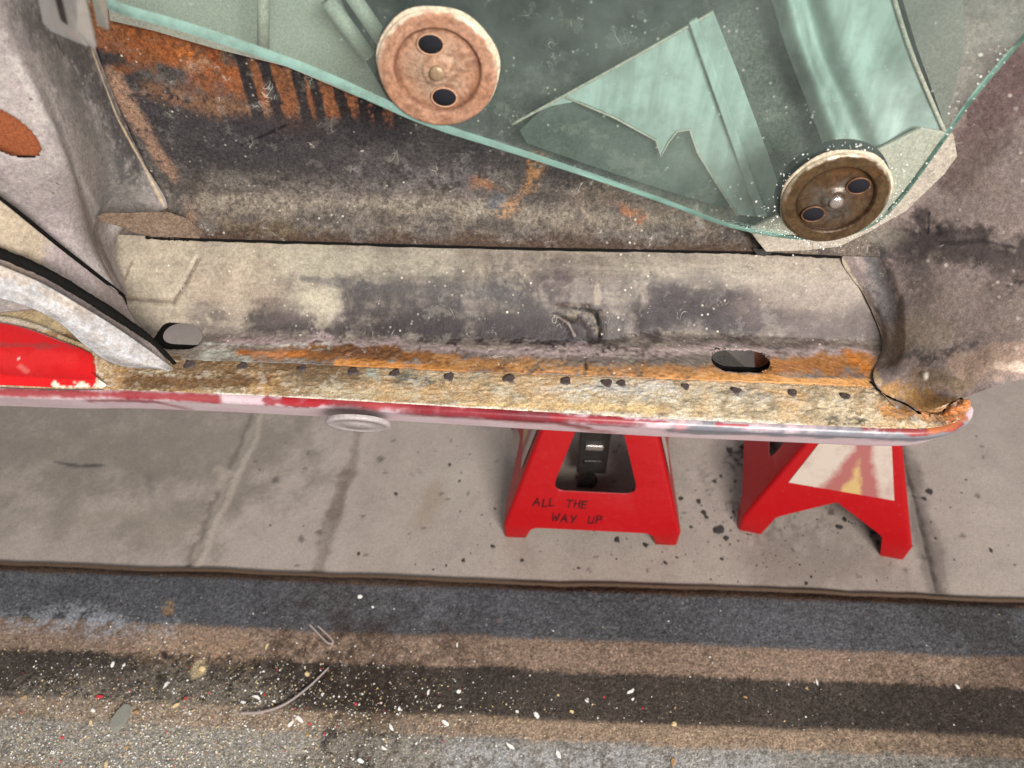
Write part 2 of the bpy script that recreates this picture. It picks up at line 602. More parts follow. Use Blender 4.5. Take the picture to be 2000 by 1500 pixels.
def fill2d(loops):
    """triangulated polygon with holes -> verts2d, tris"""
    bm = bmesh.new()
    ed = []
    for lp in loops:
        vs = [bm.verts.new((p[0], p[1], 0)) for p in lp]
        for a, b in zip(vs, vs[1:] + vs[:1]):
            ed.append(bm.edges.new((a, b)))
    bmesh.ops.triangle_fill(bm, edges=ed, use_beauty=True, use_dissolve=False)
    bm.verts.index_update()
    v = [(x.co.x, x.co.y) for x in bm.verts]
    f = []
    for fc in bm.faces:
        if fc.normal.z < 0:
            fc.normal_flip()
        f.append([x.index for x in fc.verts])
    bm.free()
    return v, f


def roundpoly(pts, rad, n=5):
    """round each corner of a polygon; rad a number or one per corner"""
    out = []
    k = len(pts)
    for i in range(k):
        p0, p, p1 = (np.array(pts[(i + d) % k], float) for d in (-1, 0, 1))
        r = rad[i] if hasattr(rad, '__len__') else rad
        if r <= 0:
            out.append(tuple(p))
            continue
        a, b = p0 - p, p1 - p
        la, lb = np.linalg.norm(a), np.linalg.norm(b)
        r_ = min(r, la * 0.45, lb * 0.45)
        a, b = p + a / la * r_, p + b / lb * r_
        for j in range(n + 1):
            t = j / n
            out.append(tuple((1 - t) ** 2 * a + 2 * t * (1 - t) * p + t * t * b))
    return out


def plate(name, pts3, thick, mat, parent, normal_out=(0, -1, 0), bevel=0.0):
    """thick plate from a planar 3-d outline (nearly planar); thickness goes away from normal_out"""
    p = np.array(pts3)
    nrm = np.array(normal_out, float)
    nrm /= np.linalg.norm(nrm)
    k = len(p)
    bm = bmesh.new()
    f = [bm.verts.new(v) for v in p]
    fc = bm.faces.new(f)
    bm.normal_update()
    if fc.normal.dot(Vector(nrm)) < 0:
        fc.normal_flip()
    r = bmesh.ops.extrude_face_region(bm, geom=[fc])
    vs = [g for g in r['geom'] if isinstance(g, bmesh.types.BMVert)]
    bmesh.ops.translate(bm, verts=vs, vec=Vector(-nrm * thick))
    bmesh.ops.recalc_face_normals(bm, faces=bm.faces)
    me = bpy.data.meshes.new(name)
    bm.to_mesh(me)
    bm.free()
    o = finish(name, me, mat, parent, smooth=False)
    if bevel:
        b = o.modifiers.new('bevel', 'BEVEL')
        b.width, b.segments = bevel, 2
    return o


def boxmesh(name, lo, hi, mat, parent, bevel=0.0):
    (x0, y0, z0), (x1, y1, z1) = lo, hi
    me = bpy.data.meshes.new(name)
    me.from_pydata([(x0, y0, z0), (x1, y0, z0), (x1, y1, z0), (x0, y1, z0), (x0, y0, z1), (x1, y0, z1), (x1, y1, z1), (x0, y1, z1)], [],
                   [[3, 2, 1, 0], [4, 5, 6, 7], [0, 1, 5, 4], [1, 2, 6, 5], [2, 3, 7, 6], [3, 0, 4, 7]])
    o = finish(name, me, mat, parent, smooth=False)
    if bevel:
        b = o.modifiers.new('bevel', 'BEVEL')
        b.width, b.segments = bevel, 3
    return o


def curve_z(pxs, z):
    """plan curve y(x) on a level z measured from picture points"""
    p = np.array([onz(a, b, z) for a, b in pxs])
    return p


# ================================================================== THE SETTING
# ---- concrete floor: one sheet, fine where it shows
xs = np.concatenate([[-6, -3, -1.6], np.linspace(-1.0, 1.05, 620), [1.7, 3, 6]])
ys = np.concatenate([[-4, -1.5, -0.3, 0.3], np.linspace(0.44, 1.12, 210), [1.4, 2, 4, 8]])
G = np.zeros((len(xs), len(ys), 3))
G[..., 0] = xs[:, None]
G[..., 1] = ys[None, :]


def paint_floor(p):
    p.blotch((132, 120, 110), 0, 0.55, 0.2, 0.55).blotch((172, 160, 150), 0, 0.62, 0.12, 0.35)
    p.stroke([(0, 860), (200, 880), (430, 860)], 130, (118, 108, 98), 0.7, 0.7, 0.8)  # far left darkened: the car's shadow painted on the concrete
    p.stroke([(60, 1000), (350, 1010)], 70, (128, 118, 106), 0.6, 0.8, 0.8)
    p.stroke([(860, 950), (960, 900)], 60, (168, 158, 148), 0.5, 0.8, 0.8)
    p.stroke([(820, 1020), (850, 950)], 26, (138, 122, 104), 0.5, 0.7, 0.9)
    p.stroke([(1480, 1100), (1700, 1100)], 50, (120, 108, 100), 0.6, 0.8, 0.7)
    p.stroke([(1440, 900), (1480, 960)], 40, (112, 102, 96), 0.5, 0.8, 0.8)
    # slab joints and the long crack with its crumbled filler
    j1 = [(498, 800), (478, 860), (445, 925), (420, 985), (395, 1045), (366, 1112)]
    p.stroke(j1, 9, (96, 86, 78), 0.75, 0.6, 1.0).emboss(j1, 7, -0.0022, 0.5, 0.8)
    jr = [(510, 800), (488, 862), (455, 930), (428, 992), (404, 1050), (378, 1112)]
    p.stroke(jr, 8, (166, 154, 142), 0.7, 0.5, 1.2).emboss(jr, 6, 0.0014, 0.5, 0.8)
    p.stroke([(425, 915), (440, 925), (432, 950)], 10, (160, 148, 136), 0.7, 0.5, 1.0).emboss([(425, 915), (440, 925)], 9, 0.003, 0.6, 0.6)
    j2 = [(706, 830), (686, 920), (660, 985), (638, 1060), (618, 1130)]
    p.stroke(j2, 9, (112, 100, 90), 0.65, 0.7, 1.0).emboss(j2, 7, -0.0008, 0.7)
    p.stroke([(680, 930), (655, 1000)], 10, (104, 88, 78), 0.6, 0.6, 1.0)
    j3 = [(1752, 850), (1772, 920), (1790, 985), (1808, 1060), (1832, 1150)]
    p.stroke(j3, 16, (112, 102, 96), 0.8, 0.6, 0.6).emboss(j3, 5, -0.003, 0.4, 0.3)
    p.stroke(j3, 3, (60, 52, 48), 0.8, 0.6, 0.8)
    # scuffs
    p.stroke([(110, 903), (150, 911), (203, 908)], 4, (62, 58, 58), 0.85, 0.6, 0.8)
    p.stroke([(85, 966), (150, 970)], 9, (92, 86, 84), 0.6, 0.6, 1.6, brk=0.5)
    p.stroke([(290, 930), (300, 990)], 8, (112, 104, 98), 0.6, 0.8, 0.6)
    for _ in range(60):
        x, y = random.uniform(500, 1950), random.uniform(860, 1130)
        p.stroke([(x, y), (x + random.uniform(-6, 6), y + random.uniform(-4, 4))], random.uniform(1.5, 4), (74, 66, 60), 0.7, 0.5, 1.0)
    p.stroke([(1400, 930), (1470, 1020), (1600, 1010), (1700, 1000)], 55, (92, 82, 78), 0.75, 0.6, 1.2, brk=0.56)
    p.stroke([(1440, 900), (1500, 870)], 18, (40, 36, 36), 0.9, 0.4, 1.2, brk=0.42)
    p.mottle(0.06, 1).mottle(0.05, 2)


M['concrete'] = worn('garage_concrete', 0.85, 0.14, 700, dark=0.10, bumpd=0.0007, bscale=120, spec=0.25, fleck=0.18, chip=0.10, chip_scale=26, chip_cols=((0.36, 0.32, 0.28), (0.10, 0.085, 0.075)))
floor = sheet('concrete_floor', G, 'concrete', None, paint_floor, (158, 146, 137), seed=3, face=(0, 0, 1), ns=(5, 30, 220))
tag(floor, kind='structure')

# ---- striped rug in front of the car
rug = empty('striped_rug', 'worn rug with blue grey, tan and brown stripes along the garage floor', 'rug', (0, 0.3, 0))
xs = np.linspace(-0.95, 0.95, 900)
ys = np.linspace(0.06, 0.513, 230)
R = np.zeros((len(xs), len(ys), 3))
R[..., 0] = xs[:, None]
R[..., 1] = ys[None, :]
edge_w = (fbm(np.stack([xs, xs * 0, xs * 0], 1), 9, 5, 3) - 0.5) * 0.005
v = (ys[None, :] - 0.06) / (0.513 - 0.06)
R[..., 1] += edge_w[:, None] * v ** 6
drop = sstep(0.492, 0.513, R[..., 1] - edge_w[:, None])
R[..., 2] = 0.011 - 0.0085 * drop ** 2


def paint_rug(p):
    X, Y = p.P[:, 0], p.P[:, 1]
    y = Y + (p.N[1] - 0.5) * 0.003 + (p.N[2] - 0.5) * 0.004 + (p.N[0] - 0.5) * 0.005
    bands = [(0.02, (92, 90, 92)), (0.10, (120, 112, 104)), (0.17, (78, 64, 56)), (0.225, (150, 126, 104)), (0.262, (150, 144, 136)),
             (0.312, (158, 136, 116)), (0.336, (76, 68, 62)), (0.394, (146, 124, 108)), (0.433, (90, 90, 93)), (0.499, (84, 66, 54))]
    p.col[:] = srgb(*bands[0][1])
    for y0, c in bands:
        m = sstep(y0 - 0.0035, y0 + 0.0035, y)[:, None]
        p.col = p.col * (1 - m) + srgb(*c) * m
    p.mottle(0.30, 2).mottle(0.12, 1).mottle(0.16, 0)
    # dark traffic stain across the stripes, pale sanding dust at the left
    p.stroke([(640, 1300), (730, 1380), (700, 1480)], 80, (46, 34, 28), 0.7, 0.9, 0.6)
    p.stroke([(640, 1190), (760, 1250)], 90, (60, 48, 44), 0.6, 0.9, 0.6)
    p.stroke([(1920, 1250), (1960, 1440)], 110, (60, 50, 46), 0.4, 0.8, 0.5)
    p.stroke([(0, 1215), (150, 1210), (330, 1232)], 22, (158, 160, 166), 0.75, 0.8, 1.2, brk=0.5)
    p.stroke([(0, 1470), (300, 1440), (520, 1470), (760, 1480)], 75, (176, 166, 152), 0.45, 0.9, 1.0, brk=0.4)
    p.stroke([(0, 1380), (220, 1360), (520, 1350)], 40, (150, 136, 122), 0.45, 0.8, 1.0, brk=0.55)
    p.stroke([(300, 1250), (480, 1270)], 26, (182, 150, 122), 0.5, 0.8, 1.0, brk=0.45)
    p.stroke([(900, 1480), (1500, 1495)], 26, (182, 182, 182), 0.6, 0.8, 0.8, brk=0.42)
    p.stroke([(325, 1186)], 12, (150, 122, 92), 0.7, 0.5, 1.0)
    p.stroke([(388, 1304)], 13, (190, 170, 136), 0.9, 0.4, 0.6)
    p.stroke([(1060, 1430)], 14, (70, 60, 56), 0.7, 0.5, 1.0)
    p.h += (fbm(p.P, 480, 2, 31) - 0.5) * 0.0016 + (p.N[0] - 0.5) * 0.002


M['rug'] = worn('carpet_pile', 1.0, 0.55, 520, specks=0.35, bumpd=0.0030, bscale=520, spec=0.08, fleck=0.5, speck_col=(0.6, 0.55, 0.5), speck_scale=160)
pile = sheet('pile', R - np.array([0, 0.3, 0]) * 0, 'rug', None, paint_rug, seed=8, face=(0, 0, 1), ns=(12, 110, 420))
pile.parent = rug
pile.location = (0, -0.3, 0)
# bound edge facing the car
bx = np.linspace(-0.95, 0.95, 160)
be = np.stack([bx, np.interp(bx, xs, R[:, -1, 1]) + 0.001, np.full_like(bx, 0.0030)], 1)
M['binding'] = worn('brown_binding', 0.95, 0.4, 600, bumpd=0.002, color=tuple(srgb(84, 66, 52)))
bind = tube('edge_binding', be, 0.0028, 'binding', None, 8)
bind.parent = rug
bind.location = (0, -0.3, 0)

# ================================================================== THE CAR
car = empty('car_body', 'rusty stripped car quarter with sanded red rocker and open window pocket', 'car body', (0, 0.5, 0.3))
CO = np.array([0, -0.5, -0.3])


def carpart(o):
    o.parent = car
    o.location = tuple(CO)
    return o


# ---- outline curves of the sill in plan
Z0 = 0.42
edge = curve_z([(-260, 752), (-120, 755), (0, 758), (120, 762), (230, 762), (400, 768), (640, 780), (1000, 801), (1300, 818), (1600, 831), (1760, 837),
                (1830, 834), (1870, 822), (1888, 806), (1893, 792)], Z0)
step = curve_z([(-260, 572), (-120, 574), (60, 582), (190, 650), (240, 690), (400, 700), (640, 706), (1000, 722), (1300, 735), (1600, 745), (1730, 752),
                (1790, 760), (1830, 766), (1865, 772), (1885, 778)], Z0)
NU, NV = 900, 60
E_ = cr1(edge, NU)
S_ = cr1(step, NU)
t = np.linspace(0, 1, NV)[None, :, None]
L = E_[:, None, :] * (1 - t) + S_[:, None, :] * t
tt = t[..., 0]
L[..., 2] = Z0 + 0.0015 * np.sin(tt * math.pi)
# the red door sill at the left stands a little higher than the bare ledge
redm = 1 - sstep(-0.395, -0.385, L[..., 0] + 0.006 * (fbm(L.reshape(-1, 3), 60, 3, 4).reshape(L.shape[:2]) - 0.5))
L[..., 2] += redm * (0.003 + 0.012 * sstep(0.15, 0.6, tt) - 0.006 * sstep(0.62, 0.66, tt))


def paint_ledge(p):
    # tan at the left going to cream at the right
    X = p.P[:, 0]
    g = sstep(-0.25, 0.10, X)[:, None]
    p.col = srgb(156, 128, 94) * (1 - g) + srgb(206, 186, 154) * g
    p.blotch((196, 174, 138), 1, 0.55, 0.2, 0.5).blotch((228, 216, 194), 2, 0.6, 0.12, 0.5).blotch((140, 122, 98), 1, 0.66, 0.08, 0.5).blotch((212, 164, 106), 0, 0.62, 0.14, 0.45)
    p.stroke([(250, 742), (330, 748), (520, 742)], 17, (112, 78, 44), 0.85, 0.6, 0.8)
    p.stroke([(340, 715), (560, 718), (700, 724)], 16, (124, 92, 60), 0.75, 0.6, 0.8)
    p.stroke([(560, 735), (740, 745), (860, 748)], 12, (120, 104, 84), 0.6, 0.7, 1.2, brk=0.4)
    p.stroke([(640, 765), (820, 772)], 9, (204, 186, 150), 0.6, 0.6, 1.0)
    p.stroke([(790, 738), (860, 752)], 12, (88, 96, 92), 0.85, 0.5, 1.2, brk=0.42)
    p.stroke([(725, 733)], 14, (176, 188, 178), 0.9, 0.5, 0.8)
    p.stroke([(1060, 762), (1180, 757), (1300, 764)], 20, (220, 214, 206), 0.85, 0.6, 1.0, brk=0.4)
    p.stroke([(1140, 752), (1260, 768)], 9, (86, 92, 92), 0.7, 0.5, 1.4, brk=0.52)
    p.stroke([(1440, 770), (1560, 780)], 14, (196, 190, 180), 0.7, 0.6, 1.0, brk=0.45)
    p.stroke([(1390, 760), (1540, 776)], 10, (104, 100, 98), 0.6, 0.5, 1.2, brk=0.55)
    p.stroke([(1620, 822), (1690, 824)], 8, (66, 62, 60), 0.85, 0.4, 1.6, brk=0.46)
    p.stroke([(900, 790), (1100, 795), (1300, 800)], 9, (226, 190, 130), 0.6, 0.6, 0.8)
    p.stroke([(1740, 800), (1880, 812)], 24, (190, 130, 70), 0.85, 0.6, 0.8)
    p.stroke([(1780, 820), (1840, 824)], 10, (70, 56, 50), 0.8, 0.5, 1.4, brk=0.42)
    p.stroke([(1855, 815), (1885, 805)], 10, (192, 104, 52), 0.9, 0.5, 0.6)
    # white primer line that the sanding left along the edge
    p.stroke([(420, 772), (640, 782), (1000, 799), (1300, 815), (1560, 827)], 4, (238, 226, 208), 0.9, 0.5, 0.7, brk=0.3)
    # cream, white and rust on the door sill, then red enamel
    p.stroke([(-200, 630), (60, 640), (170, 650)], 60, (206, 180, 136), 1, 0.3, 0.3)
    p.stroke([(0, 628), (70, 636), (90, 640)], 13, (214, 196, 178), 0.9, 0.4, 0.8)
    p.stroke([(10, 638), (80, 644)], 5, (122, 92, 78), 0.8, 0.5, 1.0)
    p.stroke([(0, 652), (80, 655)], 7, (200, 206, 204), 0.8, 0.5, 1.0)
    p.stroke([(90, 655), (150, 652)], 9, (156, 112, 72), 0.85, 0.5, 1.2)
    p.stroke([(70, 648), (85, 655)], 5, (104, 92, 62), 0.8, 0.5, 1.0)
    p.h += (p.N[2] - 0.5) * 0.0012 * (X > -0.38) + (p.N[1] - 0.5) * 0.0014 * (X > -0.38)


ledge = carpart(sheet('sill_ledge', L, 'ledge', None, paint_ledge, seed=21, thick=0.002, face=(0, 0, 1)))

# red enamel door sill: a smooth outer sheet that stops in a ragged, chipped end
n_red = int(np.searchsorted(E_[:, 0], -0.383))
vv = np.linspace(0.0, 0.52, 40)
RS = E_[:n_red, None, :] * (1 - vv[None, :, None]) + S_[:n_red, None, :] * vv[None, :, None]
RS[..., 2] = Z0 + 0.0025 + 0.0075 * sstep(0.0, 0.12, vv / 0.52)[None, :] + 0.010 * sstep(0.1, 1.0, vv / 0.52)[None, :]
rag = (fbm(RS[-1], 48, 3, 91) - 0.5) * 0.022
RS[..., 0] += rag[None, :] * (np.linspace(0, 1, n_red) ** 8)[:, None]
RS[-6:, :, 2] = RS[-6:, :, 2] * np.linspace(1, 0.4, 6)[:, None] + (Z0 + 0.002) * np.linspace(0, 0.6, 6)[:, None]


def paint_red(p):
    p.stroke([(-100, 700), (60, 700), (140, 702)], 18, (232, 48, 48), 0.6, 0.8, 0.6)
    p.stroke([(0, 672), (150, 676)], 6, (150, 60, 58), 0.7, 0.6, 0.8)
    p.stroke([(40, 715), (52, 726)], 4, (238, 120, 110), 0.7, 0.8, 0.5)
    p.stroke([(195, 742), (222, 738)], 10, (206, 188, 164), 0.95, 0.35, 1.2)
    p.stroke([(112, 758), (150, 755), (215, 757)], 7, (236, 218, 200), 1.0, 0.3, 1.5)
    p.stroke([(187, 710)], 7, (164, 148, 128), 1, 0.3, 0.8)
    p.stroke([(212, 714), (205, 726)], 6, (206, 176, 120), 1, 0.3, 1.2)
    p.stroke([(37, 701)], 3.2, (246, 200, 190), 1, 0.3, 0.2)


carpart(sheet('red_door_sill', RS, 'rocker', None, paint_red, (214, 22, 26), seed=27, thick=0.0015, face=(0, 0, 1)))
# ---- outer rocker: rolled edge, tucked face
tan = np.gradient(E_, axis=0)
tan /= np.linalg.norm(tan, axis=1)[:, None]
outw = np.stack([tan[:, 1], -tan[:, 0], np.zeros(NU)], 1)      # outward in plan
prof = []
rr = 0.0055
for a in np.linspace(90, -27, 16):
    prof.append((rr * math.cos(math.radians(a)), rr * math.sin(math.radians(a)) - rr))
o0, z0 = prof[-1]
for s in np.linspace(0.0, 0.034, 14)[1:]:
    prof.append((o0 - s * math.sin(math.radians(27)), z0 - s * math.cos(math.radians(27))))
o1, z1 = prof[-1]
for s in np.linspace(0, 0.07, 6)[1:]:
    prof.append((o1 - s * math.sin(math.radians(62)), z1 - s * math.cos(math.radians(62))))
prof = np.array(prof)
RK = E_[:, None, :] + outw[:, None, :] * prof[None, :, 0, None]
RK[..., 2] = Z0 + prof[None, :, 1]


def paint_rocker(p):
    p.blotch((206, 176, 184), 0, 0.5, 0.2, 0.5)
    # red left along the roll, sanded through to primer below
    p.stroke([(-200, 762), (120, 768), (420, 778)], 10, (150, 26, 30), 0.9, 0.6, 0.4)
    p.stroke([(180, 782), (300, 785), (440, 783)], 13, (140, 34, 50), 0.8, 0.8, 0.6)
    p.stroke([(520, 782), (640, 790), (560, 792)], 10, (150, 30, 42), 0.9, 0.5, 0.9)
    p.stroke([(560, 780), (760, 792), (1000, 808)], 12, (164, 24, 32), 0.9, 0.6, 0.4)
    p.stroke([(790, 806), (900, 812), (1080, 822), (1280, 830)], 19, (126, 28, 40), 0.9, 0.8, 0.5)
    p.stroke([(1000, 812), (1150, 822), (1250, 828)], 13, (112, 30, 42), 0.75, 0.6, 0.8)
    p.stroke([(1080, 815), (1300, 824)], 6, (150, 30, 40), 0.9, 0.5, 0.8)
    p.stroke([(1310, 840), (1500, 848), (1700, 853), (1880, 842)], 24, (122, 122, 130), 1, 0.5, 0.4)
    p.stroke([(1330, 832), (1500, 840), (1680, 845)], 7, (112, 108, 114), 0.85, 0.6, 1.4, streak=0.45)
    p.stroke([(1500, 846), (1700, 852)], 5, (126, 122, 128), 0.7, 0.6, 1.4, streak=0.5)
    p.stroke([(1330, 824), (1500, 829), (1720, 838)], 3.5, (232, 222, 214), 0.95, 0.4, 0.8)
    p.stroke([(1290, 830), (1330, 834)], 9, (214, 150, 156), 0.8, 0.8, 0.6)
    p.stroke([(1400, 829), (1460, 831)], 2.5, (178, 40, 52), 0.8, 0.4, 0.8)
    p.stroke([(1690, 838), (1800, 845), (1880, 828)], 6, (150, 52, 48), 0.9, 0.4, 0.8)
    p.stroke([(1820, 838), (1885, 815)], 8, (186, 110, 66), 0.8, 0.5, 0.8)
    p.stroke([(900, 796), (1000, 802), (1180, 812), (1290, 818)], 3.5, (240, 230, 218), 0.9, 0.5, 1.0, brk=0.3)
    p.mottle(0.07, 's')


rocker = carpart(sheet('rocker_panel', RK, 'rocker', None, paint_rocker, (214, 194, 199), seed=33, face=(0, -1, 0.2)))

# ---- plug in the rocker face
pc = ony(700, 817, 0.447) + np.array([0, -0.004, -0.004])
nrm = Vector((0, -math.cos(math.radians(27)), -math.sin(math.radians(27))))


def lathe(name, prof, seg, mat, parent, loc, normal, wob=0.0):
    """prof [(radius, height)], height along normal"""
    q = Vector(normal).to_track_quat('Z', 'Y')
    V, Fc = [], []
    for i, (r, h) in enumerate(prof):
        for s in range(seg):
            th = 2 * math.pi * s / seg
            k = 1 + wob * math.sin(3 * th + i) * 0.5 + wob * math.sin(7 * th) * 0.5
            V.append(Vector(loc) + q @ Vector((r * k * math.cos(th), r * k * math.sin(th), h)))
    for i in range(len(prof) - 1):
        for s in range(seg):
            Fc.append([i * seg + s, i * seg + (s + 1) % seg, (i + 1) * seg + (s + 1) % seg, (i + 1) * seg + s])
    Fc.append([(len(prof) - 1) * seg + s for s in range(seg)])
    me = bpy.data.meshes.new(name)
    me.from_pydata([tuple(v) for v in V], [], Fc)
    return finish(name, me, mat, parent)


plug = carpart(lathe('drain_plug', [(0.0285, -0.003), (0.029, 0.0), (0.0282, 0.0010), (0.024, 0.0014), (0.0235, 0.0010), (0.012, 0.0011), (0.0115, 0.0015), (0.002, 0.0016)],
                     40, 'plug', None, tuple(pc), nrm))
tag(plug, 'round translucent plug in the rocker face')

# ---- inner panel: rusty flange with two slots, bend, sloping pocket floor
fl_out = curve_z([(170, 690), (240, 696), (340, 700), (640, 712), (1000, 728), (1300, 739), (1600, 750), (1700, 755), (1790, 761)], Z0 + 0.004)
fl_in = curve_z([(120, 640), (240, 644), (400, 652), (640, 660), (1000, 667), (1170, 670), (1260, 652), (1400, 655), (1790, 674)], Z0 + 0.0055)
topc = [(160, 440, .602), (240, 452, .602), (400, 470, .602), (640, 477, .602), (1000, 486, .602), (1300, 491, .602), (1480, 496, .602), (1720, 507, .602)]
top = np.array([ony(a, b, y) for a, b, y in topc])
NU = 860
A_, B_, T_ = (cr1(c, NU) for c in (fl_out, fl_in, top))
# resample all on common x between ends
rows = []
for v in np.linspace(0, 1, 44):
    rows.append(A_ * (1 - v) + B_ * v)
K1 = len(rows)
for v in np.linspace(0, 1, 96)[1:]:
    fz = 0.30 * v * v + 0.95 * v - 0.25 * v ** 3
    zz = (1.16 * sstep(-0.25, 1.15, v) - 0.1) if False else (v + 0.10 * math.sin(v * math.pi) - 0.06 * math.sin(2 * math.pi * v) * (1 - v))
    p = B_ * (1 - v) + T_ * v
    p[:, 2] = B_[:, 2] * (1 - zz) + T_[:, 2] * zz
    rows.append(p)
IP = np.stack(rows, 1)
# soften the inner bend
for _ in range(10):
    IP[:, K1 - 8:K1 + 9] = 0.25 * IP[:, K1 - 9:K1 + 8] + 0.5 * IP[:, K1 - 8:K1 + 9] + 0.25 * IP[:, K1 - 7:K1 + 10]


def stadium(c0, c1, r):
    c0, c1 = np.array(c0[:2]), np.array(c1[:2])

    def f(V):
        ab = c1 - c0
        t = np.clip(((V[:, :2] - c0) @ ab) / (ab @ ab), 0, 1)
        d = V[:, :2] - c0 - t[:, None] * ab
        l = np.linalg.norm(d, axis=1)
        g = np.zeros_like(V)
        g[:, :2] = d / (l[:, None] + 1e-9)
        return l - r, g
    return f


ZF = Z0 + 0.005
s1a, s1b = onz(327, 660, ZF), onz(366, 662, ZF)
s2a, s2b = onz(1420, 703, ZF), onz(1474, 705, ZF)
SR1, SR2 = 0.0138, 0.0142


def paint_inner(p):
    X, Z = p.P[:, 0], p.P[:, 2]
    up = sstep(0.435, 0.49, Z)  # paler towards the top: the light there is put into the colour
    p.col = srgb(112, 101, 94) * (1 - up[:, None]) + srgb(150, 138, 124) * up[:, None]
    p.blotch((98, 87, 82), 0, 0.55, 0.25, 0.6).blotch((180, 168, 150), 's', 0.6, 0.2, 0.2)
    # pale left end
    p.stroke([(300, 540), (360, 520), (480, 510)], 95, (178, 165, 145), 0.85, 0.7, 0.5)
    p.stroke([(560, 520), (720, 510), (860, 520)], 34, (178, 170, 150), 0.6, 0.8, 0.8)
    p.stroke([(400, 560), (520, 570)], 40, (168, 150, 132), 0.6, 0.8, 0.6)
    # blue-black and plum overspray, with some shade painted into the bend
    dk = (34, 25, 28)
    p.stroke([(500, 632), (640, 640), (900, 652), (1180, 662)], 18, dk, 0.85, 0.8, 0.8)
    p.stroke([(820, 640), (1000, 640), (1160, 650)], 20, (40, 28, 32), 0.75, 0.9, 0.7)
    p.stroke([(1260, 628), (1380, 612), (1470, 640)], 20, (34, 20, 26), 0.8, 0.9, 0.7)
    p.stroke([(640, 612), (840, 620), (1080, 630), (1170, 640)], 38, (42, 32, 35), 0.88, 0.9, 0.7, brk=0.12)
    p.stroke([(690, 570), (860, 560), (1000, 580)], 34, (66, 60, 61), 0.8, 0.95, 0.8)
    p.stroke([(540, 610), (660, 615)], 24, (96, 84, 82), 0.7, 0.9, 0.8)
    p.stroke([(600, 578), (640, 590)], 26, (190, 180, 158), 0.8, 0.8, 0.9)
    p.stroke([(590, 545), (780, 566), (1000, 572)], 6, (84, 80, 80), 0.7, 0.7, 1.0)
    p.stroke([(1090, 540), (1140, 560)], 44, (76, 62, 63), 0.8, 0.8, 0.8)
    p.stroke([(1165, 520), (1168, 590)], 7, (164, 148, 132), 0.7, 0.6, 0.8)
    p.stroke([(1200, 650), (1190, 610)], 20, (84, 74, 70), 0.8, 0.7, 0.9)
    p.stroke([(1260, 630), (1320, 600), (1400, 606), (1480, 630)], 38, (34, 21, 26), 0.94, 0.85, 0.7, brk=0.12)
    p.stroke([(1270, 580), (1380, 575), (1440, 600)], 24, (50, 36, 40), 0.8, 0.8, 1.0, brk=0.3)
    p.stroke([(1480, 620), (1600, 640), (1690, 640)], 32, (84, 68, 67), 0.75, 0.9, 0.8)
    p.stroke([(1520, 560), (1640, 570)], 34, (150, 134, 122), 0.6, 0.8, 0.8)
    p.stroke([(1200, 515), (1460, 525), (1600, 530)], 18, (158, 146, 130), 0.6, 0.8, 0.8)
    p.stroke([(1225, 550), (1262, 545)], 9, (84, 80, 78), 0.7, 0.6, 1.2)
    p.stroke([(1000, 500), (1040, 512), (1110, 520)], 14, (112, 100, 96), 0.6, 0.8, 1.0)
    # drain dimple
    p.emboss([(1095, 610), (1140, 612), (1165, 635), (1165, 655)], 14, -0.003, 0.7)
    p.emboss([(1085, 618), (1110, 630), (1122, 655)], 6, 0.0012, 0.9)
    p.emboss([(1172, 610), (1176, 655)], 5, 0.002, 0.6)
    p.stroke([(1110, 612), (1150, 618), (1168, 640)], 10, (140, 126, 104), 0.7, 0.6, 1.2, brk=0.5)
    p.stroke([(1120, 603), (1160, 608), (1176, 640), (1172, 660)], 4, (28, 24, 24), 0.9, 0.5, 0.4)
    p.stroke([(1085, 618), (1110, 630), (1122, 655)], 2.0, (150, 132, 126), 0.7, 0.7, 0.6)
    # square pressing at the left end
    sq = [(385, 505), (362, 555), (336, 591), (290, 588), (246, 584)]
    p.emboss(sq, 5, -0.0018, 0.6)
    p.stroke(sq, 2.2, (112, 98, 84), 0.8, 0.6, 0.6)
    p.stroke([(258, 512), (244, 545)], 2.5, (120, 106, 92), 0.7, 0.6, 0.6)
    # flange: pinkish top bend, then rust
    p.stroke([(440, 668), (700, 674), (1000, 688), (1200, 690), (1380, 680), (1560, 690), (1690, 690)], 14, (172, 152, 150), 0.75, 0.6, 0.9, brk=0.3)
    p.stroke([(470, 690), (560, 688), (760, 692), (960, 710)], 15, (138, 90, 48), 0.95, 0.5, 0.8)
    p.stroke([(640, 683), (780, 690)], 11, (92, 62, 42), 0.85, 0.6, 1.0, brk=0.35)
    p.stroke([(400, 672), (520, 676), (640, 676)], 8, (184, 180, 172), 0.8, 0.5, 1.2, brk=0.45)
    p.stroke([(410, 690), (480, 698)], 12, (176, 176, 164), 0.7, 0.5, 1.0)
    p.stroke([(470, 690), (560, 692), (590, 690)], 9, (178, 106, 48), 0.9, 0.5, 0.9)
    p.stroke([(660, 708), (800, 715), (900, 722)], 7, (206, 138, 70), 0.9, 0.5, 0.7)
    p.stroke([(860, 705), (1000, 716), (1150, 722), (1300, 728), (1390, 730)], 15, (176, 126, 76), 0.9, 0.6, 0.9, brk=0.25)
    p.stroke([(940, 700), (1100, 708), (1260, 712)], 9, (136, 96, 56), 0.7, 0.6, 1.2, brk=0.45)
    p.stroke([(1010, 722), (1180, 730), (1380, 738)], 6, (212, 150, 92), 0.8, 0.5, 1.0, brk=0.4)
    p.stroke([(1510, 715), (1600, 715), (1690, 706)], 22, (168, 112, 60), 0.95, 0.5, 0.8)
    p.stroke([(1380, 735), (1550, 744), (1690, 748)], 9, (216, 156, 92), 0.9, 0.5, 0.6)
    p.stroke([(1540, 718), (1640, 722)], 12, (124, 82, 62), 0.6, 0.5, 1.4, brk=0.5)
